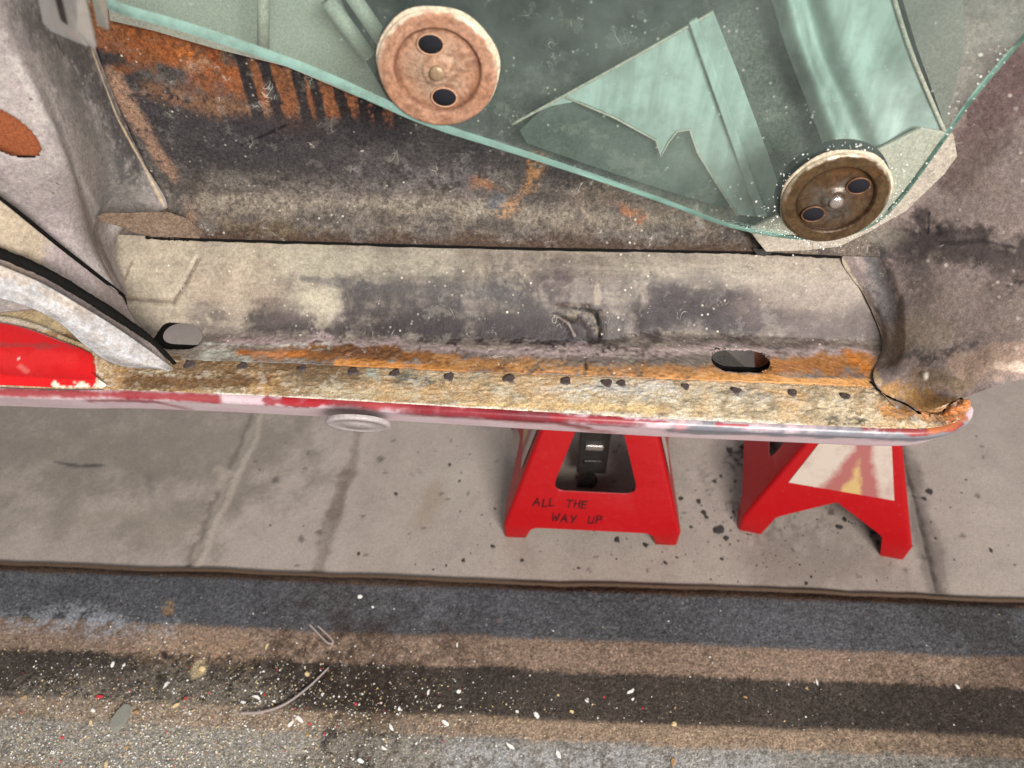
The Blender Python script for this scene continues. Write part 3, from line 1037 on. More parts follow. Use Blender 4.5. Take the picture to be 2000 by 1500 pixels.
    p.stroke([(1142, 695), (1146, 718)], 4, (52, 40, 36), 0.85, 0.5, 1.2)
    p.stroke([(1660, 690), (1690, 720)], 10, (192, 116, 46), 0.8, 0.5, 1.0)
    p.stroke([(300, 690), (345, 700)], 10, (150, 128, 98), 0.8, 0.6, 0.8)
    p.stroke([(318, 706), (345, 712)], 6, (84, 66, 50), 0.8, 0.5, 0.8)
    p.stroke([(405, 622)], 12, (196, 186, 164), 0.8, 0.6, 1.0)
    p.mottle(0.14, 1).mottle(0.05, 's').mottle(0.10, 2)
    rust = (Z < 0.4275)
    p.h += rust * ((p.N[2] - 0.5) * 0.0010 + (p.N[1] - 0.5) * 0.0010)


inner = carpart(sheet('inner_panel', IP, 'pocket', None, paint_inner, seed=41, thick=0.0016, cut=[stadium(s1a, s1b, SR1), stadium(s2a, s2b, SR2)]))


def under_skin(a, b, r):
    """black second skin 8 mm below the slot, its own opening set further in"""
    pts = []
    c0 = np.array([(a[0] + b[0]) / 2, (a[1] + b[1]) / 2])
    ang = math.atan2(b[1] - a[1], b[0] - a[0])
    for c, s0 in ((b, -90), (a, 90)):
        for k in range(13):
            th = ang + math.radians(s0 + k * 15)
            pts.append((c[0] + 0.003 + r * 1.05 * math.cos(th), c[1] + 0.0155 + r * 1.05 * math.sin(th)))
    outer = [(c0[0] - 0.040, c0[1] - 0.032), (c0[0] + 0.044, c0[1] - 0.032), (c0[0] + 0.044, c0[1] + 0.034), (c0[0] - 0.040, c0[1] + 0.034)]
    v2, f2 = fill2d([outer, pts])
    me = bpy.data.meshes.new('under_skin')
    me.from_pydata([(x, y, ZF - 0.009) for x, y in v2], [], f2)
    o = finish('under_skin', me, 'seal', None, smooth=False)
    o.parent = inner
    return o


under_skin(s1a, s1b, SR1)
under_skin(s2a, s2b, SR2)
o = plate('rocker_brace', [onz(a, b, 0.345) for a, b in [(1380, 670), (1400, 668), (1462, 722), (1455, 745), (1380, 745)]], 0.002, 'flange', None, (0, 0, 1))
o.parent = inner
o = tube('drain_pipe', [onz(1488, 660, 0.34), onz(1492, 740, 0.34)], 0.009, 'rust', None, 12)
o.parent = inner

# ---- spot-weld marks along the ledge
for i, (x, y, s) in enumerate([(370, 714, 1.1), (475, 717, 1.0), (590, 721, .9), (690, 727, 1.05), (772, 731, 1.0), (878, 738, 1.0), (995, 742, 1.15), (1105, 746, 1.0), (1185, 750, 1.05),
                              (1213, 751, .9), (1338, 757, .8), (1437, 765, .95), (1548, 769, .9), (1650, 776, .9)]):
    c = onz(x, y, Z0)
    o = lathe('weld_spot', [(0.0047 * s, 0.0005), (0.0042 * s, 0.0020), (0.0026 * s, 0.0023), (0.0008, 0.0018)], 14, 'weld', None, (0, 0, 0), (0.05 * (i % 3 - 1), -0.1, 1), 0.30 + .08 * (i % 3))
    o.parent = ledge
    o.location = tuple(c)
    o.rotation_euler = (0, 0, i * 1.3)
    o.scale = (1, 1.15, 1)

# ---- back wall of the window pocket
WY = 0.612
bot = np.array([ony(a, b, 0.588) for a, b in [(230, 458), (400, 466), (640, 473), (1000, 483), (1300, 488), (1480, 492), (1640, 500)]])
zb = lambda x: np.interp(x, bot[:, 0], bot[:, 2])
xs = np.linspace(-0.47, 0.46, 640)
vs = np.concatenate([np.linspace(0, 1, 230), np.linspace(1, 2.2, 30)[1:]])
W = np.zeros((len(xs), len(vs), 3))
W[..., 0] = xs[:, None]
W[..., 2] = zb(xs)[:, None] + vs[None, :] * 0.235
dz = vs * 0.235
lipy = 0.588 + 0.024 * sstep(0.0, 0.036, dz) - 0.0 * dz
W[..., 1] = lipy[None, :] + 0.02 * sstep(0.1, 0.3, dz)[None, :] * 0.3


def paint_wall(p):
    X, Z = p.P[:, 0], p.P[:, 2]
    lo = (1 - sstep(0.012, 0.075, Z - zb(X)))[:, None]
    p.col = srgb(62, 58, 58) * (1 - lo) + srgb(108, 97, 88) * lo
    p.blotch((104, 97, 92), 0, 0.56, 0.2, 0.5).blotch((40, 37, 38), 1, 0.6, 0.15, 0.5)
    p.stroke([(400, 395), (800, 400), (1200, 425), (1480, 440)], 18, (152, 140, 124), 0.45, 0.8, 0.9, brk=0.35)
    p.stroke([(420, 350), (560, 360), (700, 380)], 26, (128, 118, 110), 0.6, 0.8, 1.0, brk=0.35)
    p.stroke([(700, 330), (860, 340), (960, 350)], 40, (118, 110, 110), 0.55, 0.8, 1.0, brk=0.35)
    p.stroke([(1080, 380), (1260, 400), (1400, 420)], 34, (122, 106, 96), 0.6, 0.8, 1.0, brk=0.4)
    # dark interior opening behind the glass, its darkness painted onto the wall
    p.stroke([(700, 20), (900, 60), (1090, 70), (1300, -20)], 95, (22, 23, 26), 0.97, 0.35, 0.2)
    p.stroke([(1020, 150), (1010, 200), (1150, 260), (1300, 340)], 46, (58, 58, 56), 0.8, 0.6, 0.5)
    p.stroke([(1440, 60), (1500, 200), (1560, 330)], 44, (94, 94, 88), 0.9, 0.5, 0.3)
    # black zone under the rust
    p.stroke([(250, 180), (320, 230), (480, 240), (640, 240), (760, 260)], 34, (50, 46, 48), 0.9, 0.7, 0.8)
    p.stroke([(300, 250), (420, 270), (520, 280)], 40, (60, 56, 58), 0.75, 0.8, 0.8)
    p.stroke([(380, 300), (560, 320), (760, 310), (900, 300)], 46, (58, 54, 56), 0.7, 0.9, 0.6)
    p.stroke([(820, 270), (960, 300), (1100, 345)], 30, (56, 52, 54), 0.7, 0.9, 0.6)
    # rust sheet at the top left
    p.stroke([(225, 55), (330, 100), (470, 150), (560, 190), (640, 190)], 52, (128, 80, 52), 0.95, 0.35, 0.5)
    p.stroke([(270, 80), (390, 125), (460, 140)], 28, (150, 84, 44), 0.85, 0.6, 0.9, brk=0.3)
    p.stroke([(370, 130), (400, 120)], 15, (160, 134, 112), 0.7, 0.7, 0.9)
    p.stroke([(355, 105), (420, 110)], 11, (226, 130, 50), 0.8, 0.6, 1.2, brk=0.45)
    p.stroke([(410, 110), (430, 130)], 14, (126, 56, 28), 0.7, 0.6, 1.0)
    p.stroke([(640, 180), (690, 200), (745, 225)], 20, (150, 94, 64), 0.8, 0.5, 1.2, brk=0.45)
    p.stroke([(300, 170), (420, 205), (520, 220)], 18, (126, 92, 68), 0.7, 0.8, 0.9, brk=0.35)
    # tar runs
    for a, b, r in (((470, 108), (505, 225), 13), ((512, 120), (545, 225), 11), ((583, 145), (600, 230), 12), ((610, 155), (630, 235), 10), ((660, 175), (680, 240), 11), ((520, 130), (548, 200), 4),
                    ((706, 195), (716, 250), 8), ((735, 205), (742, 250), 7)):
        p.stroke([a, b], r, (44, 40, 42), 0.97, 0.16, 0.16)
    p.stroke([(480, 240), (620, 250), (740, 260)], 20, (52, 48, 50), 0.85, 0.8, 0.8)
    # rust blush streaks
    p.stroke([(1045, 310), (1040, 360), (985, 415)], 17, (164, 118, 76), 0.85, 0.7, 0.9, brk=0.35)
    p.stroke([(930, 355), (985, 370)], 12, (140, 98, 66), 0.7, 0.7, 1.0, brk=0.45)
    p.stroke([(1210, 405), (1250, 425)], 11, (150, 88, 52), 0.7, 0.6, 1.3, brk=0.45)
    p.stroke([(965, 400), (980, 385)], 10, (92, 96, 106), 0.7, 0.8, 0.8)
    p.stroke([(215, 150), (320, 320), (375, 440)], 16, (150, 118, 98), 0.8, 0.6, 0.6, brk=0.25)
    # crack-like scratches
    p.stroke([(470, 285), (520, 262), (560, 245)], 2.0, (24, 22, 24), 0.9, 0.5, 0.6)
    p.stroke([(420, 378), (540, 370)], 4, (70, 64, 62), 0.5, 0.8, 1.6, brk=0.4)
    p.stroke([(600, 345), (660, 375), (760, 372)], 4, (62, 58, 58), 0.5, 0.8, 1.6, brk=0.4)
    # dark brown lip
    p.stroke([(380, 462), (640, 470), (1000, 480), (1300, 485), (1480, 488)], 16, (72, 56, 46), 0.9, 0.8, 0.8)
    p.stroke([(330, 450), (390, 452)], 10, (150, 88, 46), 0.85, 0.5, 0.8)
    p.stroke([(440, 440), (640, 450)], 8, (98, 86, 66), 0.6, 0.6, 1.2, brk=0.4)
    p.stroke([(1360, 400), (1370, 440)], 5, (170, 164, 156), 0.6, 0.6, 0.8)
    p.mottle(0.2, 2).mottle(0.12, 1)


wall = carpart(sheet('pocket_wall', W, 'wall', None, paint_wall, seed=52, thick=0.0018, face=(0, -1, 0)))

# ---- lip end that sticks out past the pillar at the left, and the small tab at the right
lt = [(190, 424), (200, 418), (325, 415), (365, 428), (395, 455), (390, 466), (300, 462), (262, 455), (225, 440), (200, 434)]
o = carpart(plate('lip_end', [ony(a, b, 0.546 + 0.040 * min(max((a - 190) / 200, 0), 1)) for a, b in lt], 0.0016, 'rust', None, bevel=0.0004))
M['brownlip'] = worn('brown_stained_lip', 0.7, 0.35, 700, dark=0.6, bumpd=0.0006, color=tuple(srgb(124, 104, 88)), fleck=0.4, chip=0.4, chip_scale=60, chip_cols=((0.26, 0.20, 0.15), (0.05, 0.035, 0.025)))
o.data.materials[0] = M['brownlip']
carpart(plate('lip_tab', [ony(a, b, 0.585) for a, b in [(1470, 486), (1512, 488), (1506, 497), (1492, 501), (1478, 498)]], 0.002, 'dark', None, bevel=0.0005))
# thin black tube for the shadow line under the wall lip's overhang
lip_shade = [ony(a, b, 0.5905) for a, b in [(285, 464), (330, 467), (400, 469), (640, 476), (1000, 486), (1300, 491), (1480, 495), (1640, 503)]]
carpart(tube('sealer_bead', lip_shade, 0.0012, 'seal', None, 6, 120, taper=0.5 + 0.9 * np.random.RandomState(8).rand(120)))

# ---- things seen through the glass: inner braces, pale to stand in for lit patches and reflections
BY = 0.585
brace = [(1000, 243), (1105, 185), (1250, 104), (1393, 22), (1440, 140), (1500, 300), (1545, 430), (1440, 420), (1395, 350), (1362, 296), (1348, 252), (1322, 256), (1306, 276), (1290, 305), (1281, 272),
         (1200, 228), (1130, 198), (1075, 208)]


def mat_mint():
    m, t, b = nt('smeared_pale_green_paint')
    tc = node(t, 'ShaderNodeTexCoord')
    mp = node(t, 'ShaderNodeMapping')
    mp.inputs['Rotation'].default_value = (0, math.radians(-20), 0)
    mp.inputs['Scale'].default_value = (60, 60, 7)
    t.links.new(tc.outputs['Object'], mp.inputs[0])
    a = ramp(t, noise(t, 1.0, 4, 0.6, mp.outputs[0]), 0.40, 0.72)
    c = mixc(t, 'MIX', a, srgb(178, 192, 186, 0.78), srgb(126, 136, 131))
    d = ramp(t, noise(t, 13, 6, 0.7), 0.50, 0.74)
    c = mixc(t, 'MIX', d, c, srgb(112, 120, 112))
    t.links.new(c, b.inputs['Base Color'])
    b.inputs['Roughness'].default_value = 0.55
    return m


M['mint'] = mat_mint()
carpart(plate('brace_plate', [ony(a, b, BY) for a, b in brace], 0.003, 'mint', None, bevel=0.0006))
chan = np.array([[ony(a, b, y) for a, b, y in row] for row in [
    [(1490, -60, .592), (1530, -60, .578), (1560, -60, .590), (1600, -60, .578), (1660, -60, .582), (1725, -60, .578)],
    [(1530, 80, .592), (1565, 80, .578), (1595, 80, .590), (1640, 80, .578), (1700, 80, .582), (1765, 80, .578)],
    [(1575, 200, .592), (1610, 200, .578), (1645, 200, .590), (1690, 200, .578), (1750, 200, .582), (1815, 200, .578)],
    [(1625, 330, .592), (1660, 330, .578), (1700, 330, .590), (1740, 330, .578), (1800, 330, .582), (1860, 300, .578)]]])
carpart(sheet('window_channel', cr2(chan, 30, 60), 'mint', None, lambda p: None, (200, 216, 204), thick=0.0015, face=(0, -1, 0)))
quarter = [(1745, -60), (2200, -60), (2150, 60), (1960, 180), (1850, 262), (1835, 215), (1790, 90)]
carpart(plate('quarter_inner', [ony(a, b, 0.594) for a, b in quarter], 0.002, 'dimgrey', None))
fl = [(1462, 448), (1478, 470), (1496, 492), (1570, 490), (1640, 482), (1700, 452), (1770, 412), (1845, 340), (1870, 305), (1862, 262), (1800, 250), (1700, 300), (1560, 400)]
carpart(plate('light_flange', [ony(a, b, 0.572 if b < 420 else 0.575) for a, b in fl], 0.003, 'flange', None, bevel=0.0006))
M['midgreen'] = worn('grey_green_inner_paint', 0.65, 0.2, 600, dark=0.3, bumpd=0.0003, color=tuple(srgb(76, 82, 77)), fleck=0.25, chip=0.12, chip_scale=30)
carpart(plate('lower_brace', [ony(a, b, BY + 0.008) for a, b in [(1015, 255), (1060, 212), (1130, 190), (1300, 250), (1380, 240), (1450, 405), (1400, 402), (1300, 372), (1150, 322), (1030, 280)]], 0.002, 'midgreen', None))
carpart(tube('brace_fold', [ony(a, b, BY - 0.001) for a, b in [(1105, 190), (1200, 230), (1281, 274), (1291, 306), (1306, 277), (1322, 257), (1347, 253), (1362, 297), (1395, 351), (1440, 420)]], 0.0009, 'flange', None, 6))  # pale tube stands in for the highlight along the brace's edge
carpart(tube('brace_top_fold', [ony(a, b, BY - 0.001) for a, b in [(1000, 243), (1250, 105), (1393, 23)]], 0.0012, 'flange', None, 6, 30))
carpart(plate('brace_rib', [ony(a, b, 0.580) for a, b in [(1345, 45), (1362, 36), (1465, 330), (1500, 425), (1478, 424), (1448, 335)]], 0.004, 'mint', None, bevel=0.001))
carpart(tube('channel_edge', [ony(a, b, 0.577) for a, b in [(1735, -40), (1775, 90), (1822, 205), (1860, 290)]], 0.0016, 'flange', None, 8, 30))
carpart(tube('guide_rod', [ony(515, -60, 0.56), ony(514, 95, 0.56)], 0.0042, 'flange', None, 10))  # pale rod stands in for a vertical reflection in the glass
for a, b, c, d in ((640, 0, 720, 110), (680, -20, 755, 90)):
    carpart(tube('lift_arm', [ony(a, b, 0.575), ony(c, d, 0.575)], 0.006, 'midgrey', None, 8))
lpl = [(205, -60), (640, -60), (720, 130), (760, 200), (700, 190), (560, 130), (420, 95), (300, 60), (215, 40)]
carpart(plate('pillar_backing', [ony(a, b, 0.603) for a, b in lpl], 0.002, 'midgrey', None))

# ---- door pillar closing the pocket at the left
pc_ = np.array([[ony(a, b, y) for a, b, y in row] for row in [
    [(-260, -90, .474), (-70, -90, .496), (10, -90, .522), (80, -90, .566), (146, -90, .604)],
    [(-260, 60, .471), (-25, 60, .495), (50, 60, .521), (115, 60, .566), (176, 60, .604)],
    [(-260, 200, .467), (35, 200, .494), (105, 200, .519), (170, 205, .566), (232, 210, .604)],
    [(-260, 320, .464), (85, 320, .492), (150, 320, .517), (208, 320, .566), (282, 318, .603)],
    [(-260, 425, .462), (112, 425, .503), (180, 422, .552), (226, 420, .588), (326, 412, .603)],
    [(-260, 465, .460), (128, 462, .503), (187, 462, .552), (212, 458, .575), (236, 452, .590)],
    [(-260, 520, .458), (150, 510, .500), (200, 508, .535), (216, 505, .553), (226, 502, .567)],
    [(-260, 640, .455), (190, 590, .50), (232, 580, .515), (244, 580, .530), (250, 575, .54)]]])


def paint_pillar(p):
    p.blotch((150, 142, 138), 0, 0.55, 0.2, 0.5)
    p.stroke([(110, 120), (170, 240), (220, 350), (250, 400)], 50, (118, 114, 110), 0.85, 0.7, 0.7, brk=0.2)
    p.stroke([(160, 100), (200, 180), (235, 260), (270, 330)], 34, (66, 62, 62), 0.9, 0.7, 0.8, brk=0.2)
    p.stroke([(40, 20), (110, 80), (170, 130)], 40, (92, 88, 86), 0.75, 0.8, 0.9, brk=0.2)
    p.stroke([(150, 165), (190, 175)], 10, (96, 92, 92), 0.6, 0.6, 1.2)
    p.stroke([(235, 300), (240, 355)], 9, (92, 88, 88), 0.6, 0.5, 0.9)
    p.stroke([(30, 120), (90, 230), (150, 340), (190, 410)], 9, (192, 184, 178), 0.6, 0.7, 0.6)
    p.stroke([(190, 440), (215, 520), (240, 570)], 13, (116, 100, 92), 0.75, 0.8, 0.6)
    p.stroke([(0, 330), (80, 400), (140, 470)], 40, (164, 150, 150), 0.6, 0.8, 0.6)
    for x, y in ((60, 195), (155, 348), (105, 375), (112, 360)):
        p.stroke([(x, y)], 3, (60, 52, 50), 0.9, 0.4, 0.3)
    sm = [(180, 98), (230, 230), (275, 315), (322, 405)]
    p.stroke(sm, 3, (196, 176, 148), 0.95, 0.4, 0.4)
    p.mottle(0.12, 2)


hc = ony(2, 248, 0.49)


def ellipse_hole(V):
    q = V - hc
    a, b = 0.0155, 0.0245
    c, s = math.cos(0.35), math.sin(0.35)
    u = q[:, 0] * c - q[:, 2] * s * 0 + 0.0 + q[:, 2] * 0.42
    v_ = q[:, 2]
    l = np.sqrt((u / a) ** 2 + (v_ / b) ** 2) + 1e-9
    d = (l - 1) * a
    g = np.zeros_like(V)
    g[:, 0] = u / (l * a) / np.sqrt((u / (l * a)) ** 2 + (v_ / (l * b)) ** 2 * (a / b) ** 2 + 1e-9)
    d = np.where(V[:, 1] > 0.508, 1.0, d)
    return d, g


pillar = carpart(sheet('door_pillar', cr2(pc_, 220, 170), 'pillar', None, paint_pillar, (160, 150, 147), thick=0.0015, seed=61, cut=[ellipse_hole], face=(0.5, -0.8, 0.3)))
o = plate('hole_backing', [hc + np.array([x, 0.012, z]) for x, z in ((-0.07, -0.03), (0.018, -0.03), (0.008, 0.03), (-0.07, 0.03))], 0.002, 'rust', None)
o.parent = pillar

# raised cream sealer line in the corner between pillar and wall
sl = [ony(a, b, 0.604) for a, b in [(176, 92), (205, 155), (232, 228), (262, 290), (290, 345), (324, 412)]]
M['sealer'] = worn('cream_sealer', 0.7, 0.3, 500, dark=0.5, color=tuple(srgb(184, 160, 132)))
carpart(tube('corner_sealer', sl, 0.0012, 'sealer', None, 6, 60))

# lower pillar skirt, in front of the pillar, with its dark gap
sk = np.array([[ony(a, b, y) for a, b, y in row] for row in [
    [(-260, 205, .448), (-120, 305, .455), (0, 392, .468), (120, 488, .487), (240, 580, .508)],
    [(-260, 300, .446), (-120, 380, .452), (0, 455, .463), (130, 540, .480), (262, 622, .495)],
    [(-260, 400, .444), (-120, 470, .449), (0, 525, .457), (150, 598, .470), (300, 672, .482)],
    [(-260, 480, .443), (-120, 520, .447), (0, 570, .453), (160, 640, .464), (336, 716, .472)]]])


def paint_skirt(p):
    p.blotch((150, 138, 136), 0, 0.55, 0.2, 0.5)
    p.stroke([(0, 420), (30, 470), (60, 520)], 34, (190, 172, 138), 0.6, 0.8, 0.7)
    p.stroke([(200, 580), (260, 640)], 26, (138, 124, 118), 0.6, 0.8, 0.7)
    p.mottle(0.1, 2)


carpart(sheet('pillar_skirt', cr2(sk, 60, 120), 'pillar', None, paint_skirt, (166, 152, 150), thick=0.0015, seed=66, face=(0.4, -0.8, 0.4)))
carpart(tube('seam_gap', [ony(a, b, y + .004) for a, b, y in [(-260, 200, .448), (-120, 300, .455), (0, 388, .468), (60, 434, .478), (120, 483, .487), (180, 530, .498), (232, 570, .508), (242, 582, .508), (246, 606, .50)]], 0.0017, 'seal', None, 6, 80))  # black tube laid in as the shadow of the gap

# bare curved strip at the left (cut front edge of the outer skin) with a black strip behind it standing for the gap's shade
tu = [(-260, 430, .438), (-120, 472, .440), (0, 518, .443), (80, 552, .446), (160, 598, .450), (230, 642, .455), (290, 684, .460), (338, 718, .464)]
tl = [(-260, 520, .424), (-120, 548, .426), (0, 583, .429), (62, 602, .433), (118, 632, .438), (172, 680, .445), (232, 714, .454), (338, 723, .4635)]
U = np.array([ony(*q) for q in tu])
Lw = np.array([ony(*q) for q in tl])
mid = (U + Lw) / 2 + np.array([0, -0.006, 0.004])


def paint_trim(p):
    p.blotch((206, 206, 212), 's', 0.5, 0.2, 0.6).blotch((146, 142, 142), 1, 0.58, 0.12, 0.5)
    p.stroke([(0, 575), (120, 628), (210, 705)], 12, (196, 196, 200), 0.6, 0.7, 0.8)
    p.stroke([(0, 528), (160, 605)], 12, (196, 176, 158), 0.7, 0.8, 0.7)
    p.stroke([(160, 610), (330, 712)], 14, (158, 148, 142), 0.6, 0.8, 0.8, brk=0.3)
    p.mottle(0.14, 2)


trim = carpart(sheet('quarter_skin_edge', cr2(np.stack([U, mid, Lw]), 34, 160), 'trim', None, paint_trim, (182, 176, 172), thick=0.0018, seed=71, face=(0.2, -0.7, 0.7)))
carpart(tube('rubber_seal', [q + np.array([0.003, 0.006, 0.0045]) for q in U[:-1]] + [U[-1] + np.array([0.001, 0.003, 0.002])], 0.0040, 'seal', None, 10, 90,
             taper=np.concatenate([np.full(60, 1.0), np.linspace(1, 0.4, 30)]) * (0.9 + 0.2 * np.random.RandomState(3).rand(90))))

# ---- wheel housing at the right
wc = np.array([[ony(a, b, y) for a, b, y in row] for row in [
    [(1800, -90, .604), (1900, -90, .592), (2040, -90, .57), (2200, -90, .545), (2420, -90, .52)],
    [(1800, 100, .604), (1890, 110, .592), (2020, 110, .57), (2180, 100, .545), (2420, 90, .52)],
    [(1780, 280, .602), (1860, 285, .588), (1980, 275, .562), (2150, 260, .535), (2420, 240, .51)],
    [(1690, 430, .602), (1780, 425, .585), (1920, 415, .55), (2110, 400, .52), (2420, 380, .495)],
    [(1640, 505, .602), (1730, 520, .578), (1880, 530, .535), (2090, 520, .50), (2420, 500, .48)],
    [(1690, 580, .570), (1750, 590, .552), (1880, 600, .512), (2080, 590, .478), (2420, 570, .462)],
    [(1722, 670, .530), (1770, 675, .516), (1880, 675, .486), (2060, 660, .457), (2420, 620, .446)],
    [(1706, 740, .502), (1770, 745, .488), (1870, 735, .464), (2040, 705, .445), (2420, 650, .438)],
    [(1752, 800, .474), (1800, 806, .466), (1880, 778, .450), (2010, 738, .441), (2420, 670, .435)]]])


ipf = IP.reshape(-1, 3)
ipq = ipf - CAM
ipx, ipy = 1000 + F_PX * (ipq @ RT) / (ipq @ FW), 750 - F_PX * (ipq @ UP) / (ipq @ FW)
for r_, (a, b) in ((4, (1644, 507)), (5, (1690, 580)), (6, (1722, 670)), (7, (1706, 740))):
    k_ = int(np.argmin((ipx - a) ** 2 + (ipy - b) ** 2))
    wc[r_, 0] = ony(a, b, ipf[k_, 1] - 0.0025)
wc[8, 0] = onz(1752, 800, Z0 + 0.002)


def paint_wheel(p):
    p.blotch((104, 92, 90), 0, 0.55, 0.25, 0.5).blotch((146, 130, 120), 1, 0.62, 0.14, 0.3)
    p.stroke([(1990, 140), (1930, 240), (1880, 330)], 46, (98, 76, 76), 0.8, 0.7, 0.6)
    p.stroke([(1900, 330), (1960, 400), (2000, 430)], 40, (136, 120, 112), 0.6, 0.8, 0.8)
    p.stroke([(1770, 470), (1850, 480), (1960, 510), (2020, 515)], 34, (44, 37, 39), 0.85, 0.8, 0.8)
    p.stroke([(1800, 420), (1830, 440)], 14, (64, 56, 58), 0.7, 0.7, 0.9)
    p.stroke([(1700, 490), (1720, 560), (1735, 620)], 20, (84, 82, 84), 0.8, 0.7, 0.9)
    p.stroke([(1690, 450), (1740, 460)], 18, (130, 122, 112), 0.8, 0.8, 0.9)
    p.stroke([(1780, 520), (1800, 570)], 30, (82, 72, 72), 0.7, 0.8, 0.9, brk=0.3)
    p.stroke([(1850, 600), (1960, 600)], 46, (138, 122, 112), 0.6, 0.8, 0.9, brk=0.25)
    p.stroke([(1730, 690), (1780, 660), (1830, 650)], 28, (146, 132, 116), 0.7, 0.8, 0.9)
    p.stroke([(1750, 700), (1790, 690)], 10, (82, 78, 78), 0.7, 0.6, 1.3, brk=0.4)
    p.stroke([(1810, 705), (1850, 690), (1905, 672)], 9, (64, 60, 62), 0.8, 0.5, 1.6, brk=0.4)
    p.stroke([(1880, 725), (1960, 705), (2030, 690)], 34, (190, 160, 142), 0.85, 0.6, 0.8)
    p.stroke([(1950, 715), (1990, 718)], 9, (232, 206, 186), 0.8, 0.5, 1.2)
    p.stroke([(1800, 745), (1880, 750)], 22, (156, 132, 112), 0.8, 0.7, 0.8)
    p.stroke([(1830, 735), (1870, 748)], 10, (112, 98, 82), 0.6, 0.6, 1.0)
    p.stroke([(1735, 760), (1800, 790), (1850, 790)], 14, (184, 140, 84), 0.85, 0.6, 0.9)
    p.stroke([(1700, 720), (1715, 745)], 8, (200, 170, 126), 0.8, 0.6, 0.8)
    p.stroke([(1640, 505), (1668, 545), (1690, 590), (1715, 650)], 3.5, (192, 178, 156), 0.95, 0.4, 0.5)
    p.stroke([(1815, 415), (1812, 455)], 3, (40, 36, 38), 0.9, 0.5, 0.4)
    p.stroke([(1832, 445), (1834, 455)], 6, (44, 38, 40), 0.9, 0.5, 0.4)
    p.stroke([(1840, 475), (1920, 470), (1985, 485)], 3, (52, 46, 48), 0.8, 0.5, 0.6)
    p.stroke([(1806, 733)], 7, (206, 196, 182), 0.9, 0.4, 0.4)
    p.emboss([(1806, 733)], 6, 0.002)
    p.emboss([(1700, 500), (1740, 600), (1745, 690)], 18, -0.004, 0.8)
    p.h += (p.N[0] - 0.5) * 0.0014
    p.mottle(0.14, 2)


wheel = carpart(sheet('wheel_housing', cr2(wc, 300, 260), 'wheel', None, paint_wheel, (152, 136, 131), thick=0.002, seed=81, face=(-0.3, -0.8, 0.4)))

# torn, curled corner at the sill's end
tc_ = np.array([[ony(a, b, y) for a, b, y in row] for row in [
    [(1786, 792, .458), (1812, 806, .452), (1845, 798, .447), (1872, 780, .443)],
    [(1800, 808, .450), (1830, 812, .444), (1862, 800, .440), (1893, 782, .438)],
    [(1812, 826, .446), (1845, 822, .441), (1872, 812, .438), (1896, 800, .436)]]])


def paint_torn(p):
    p.blotch((206, 120, 56), 1, 0.5, 0.2, 0.7).blotch((110, 84, 64), 1, 0.62, 0.1, 0.6)
    p.stroke([(1850, 800), (1885, 790)], 10, (214, 120, 50), 0.7, 0.6, 0.8)
    p.h += (p.N[1] - 0.5) * 0.005


carpart(sheet('torn_corner', cr2(tc_, 40, 50), 'ledge', None, paint_torn, (176, 134, 96), thick=0.0012, seed=88))
# dark cracks where the housing has split from the sill
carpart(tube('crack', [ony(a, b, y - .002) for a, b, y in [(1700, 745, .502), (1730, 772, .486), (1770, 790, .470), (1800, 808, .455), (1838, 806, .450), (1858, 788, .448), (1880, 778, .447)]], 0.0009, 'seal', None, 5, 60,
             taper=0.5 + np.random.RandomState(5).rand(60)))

# ---- underbody rail that the stands carry
carpart(boxmesh('frame_rail', (-0.75, 0.665, 0.402), (0.85, 0.745, 0.455), 'dark', None, 0.004))

# ================================================================== QUARTER WINDOW
GY = 0.50
win = empty('quarter_window', 'dusty green tinted window glass with two riveted lift discs', 'car window', (0.1, GY, 0.55))
WO = np.array([-0.1, -GY, -0.55])


def winpart(o):
    o.parent = win
    o.location = tuple(WO)
    return o


gp = [(196, -40), (206, 8), (240, 28), (360, 62), (500, 108), (620, 152), (735, 203), (800, 232), (870, 258), (960, 286), (1080, 324), (1200, 364), (1310, 402), (1400, 436), (1460, 452), (1520, 463), (1570, 468), (1620, 466), (1670, 456), (1715, 434),
      (1750, 402), (1790, 352), (1850, 268), (1900, 196), (1960, 124), (2010, 66), (2080, -20)]
g3 = np.array([ony(a, b, GY) for a, b in gp])
lower = cr1(g3, 160)
g3 = np.concatenate([lower, [[g3[-1, 0] + 0.03, GY, 0.80], [0.2, GY, 0.86], [-0.32, GY, 0.86], [g3[0, 0] - 0.01, GY, 0.80]]])
winpart(plate('glass', g3, 0.005, 'glass', None))
# ground bottom edge: a slim bevelled band just inside the outline
d = np.gradient(lower, axis=0)
d /= np.linalg.norm(d, axis=1)[:, None]
inn = np.stack([-d[:, 2], np.zeros(len(d)), d[:, 0]], 1)
w_ = np.interp(np.arange(len(lower)), [0, 30, 70, 95, len(lower) - 1], [0.0075, 0.0070, 0.0042, 0.0026, 0.0022])[:, None]
band = np.stack([lower + [0, -0.0006, 0], lower + inn * w_ * 0.25 + [0, -0.0011, 0], lower + inn * w_ + [0, -0.0004, 0]], 1)
V = band.reshape(-1, 3)
Fc = []
for i in range(len(lower) - 1):
    for j in range(2):
        Fc.append([i * 3 + j, (i + 1) * 3 + j, (i + 1) * 3 + j + 1, i * 3 + j + 1])
me = bpy.data.meshes.new('ground_edge')
me.from_pydata(V.tolist(), [], Fc)
winpart(finish('ground_edge', me, 'edge'))


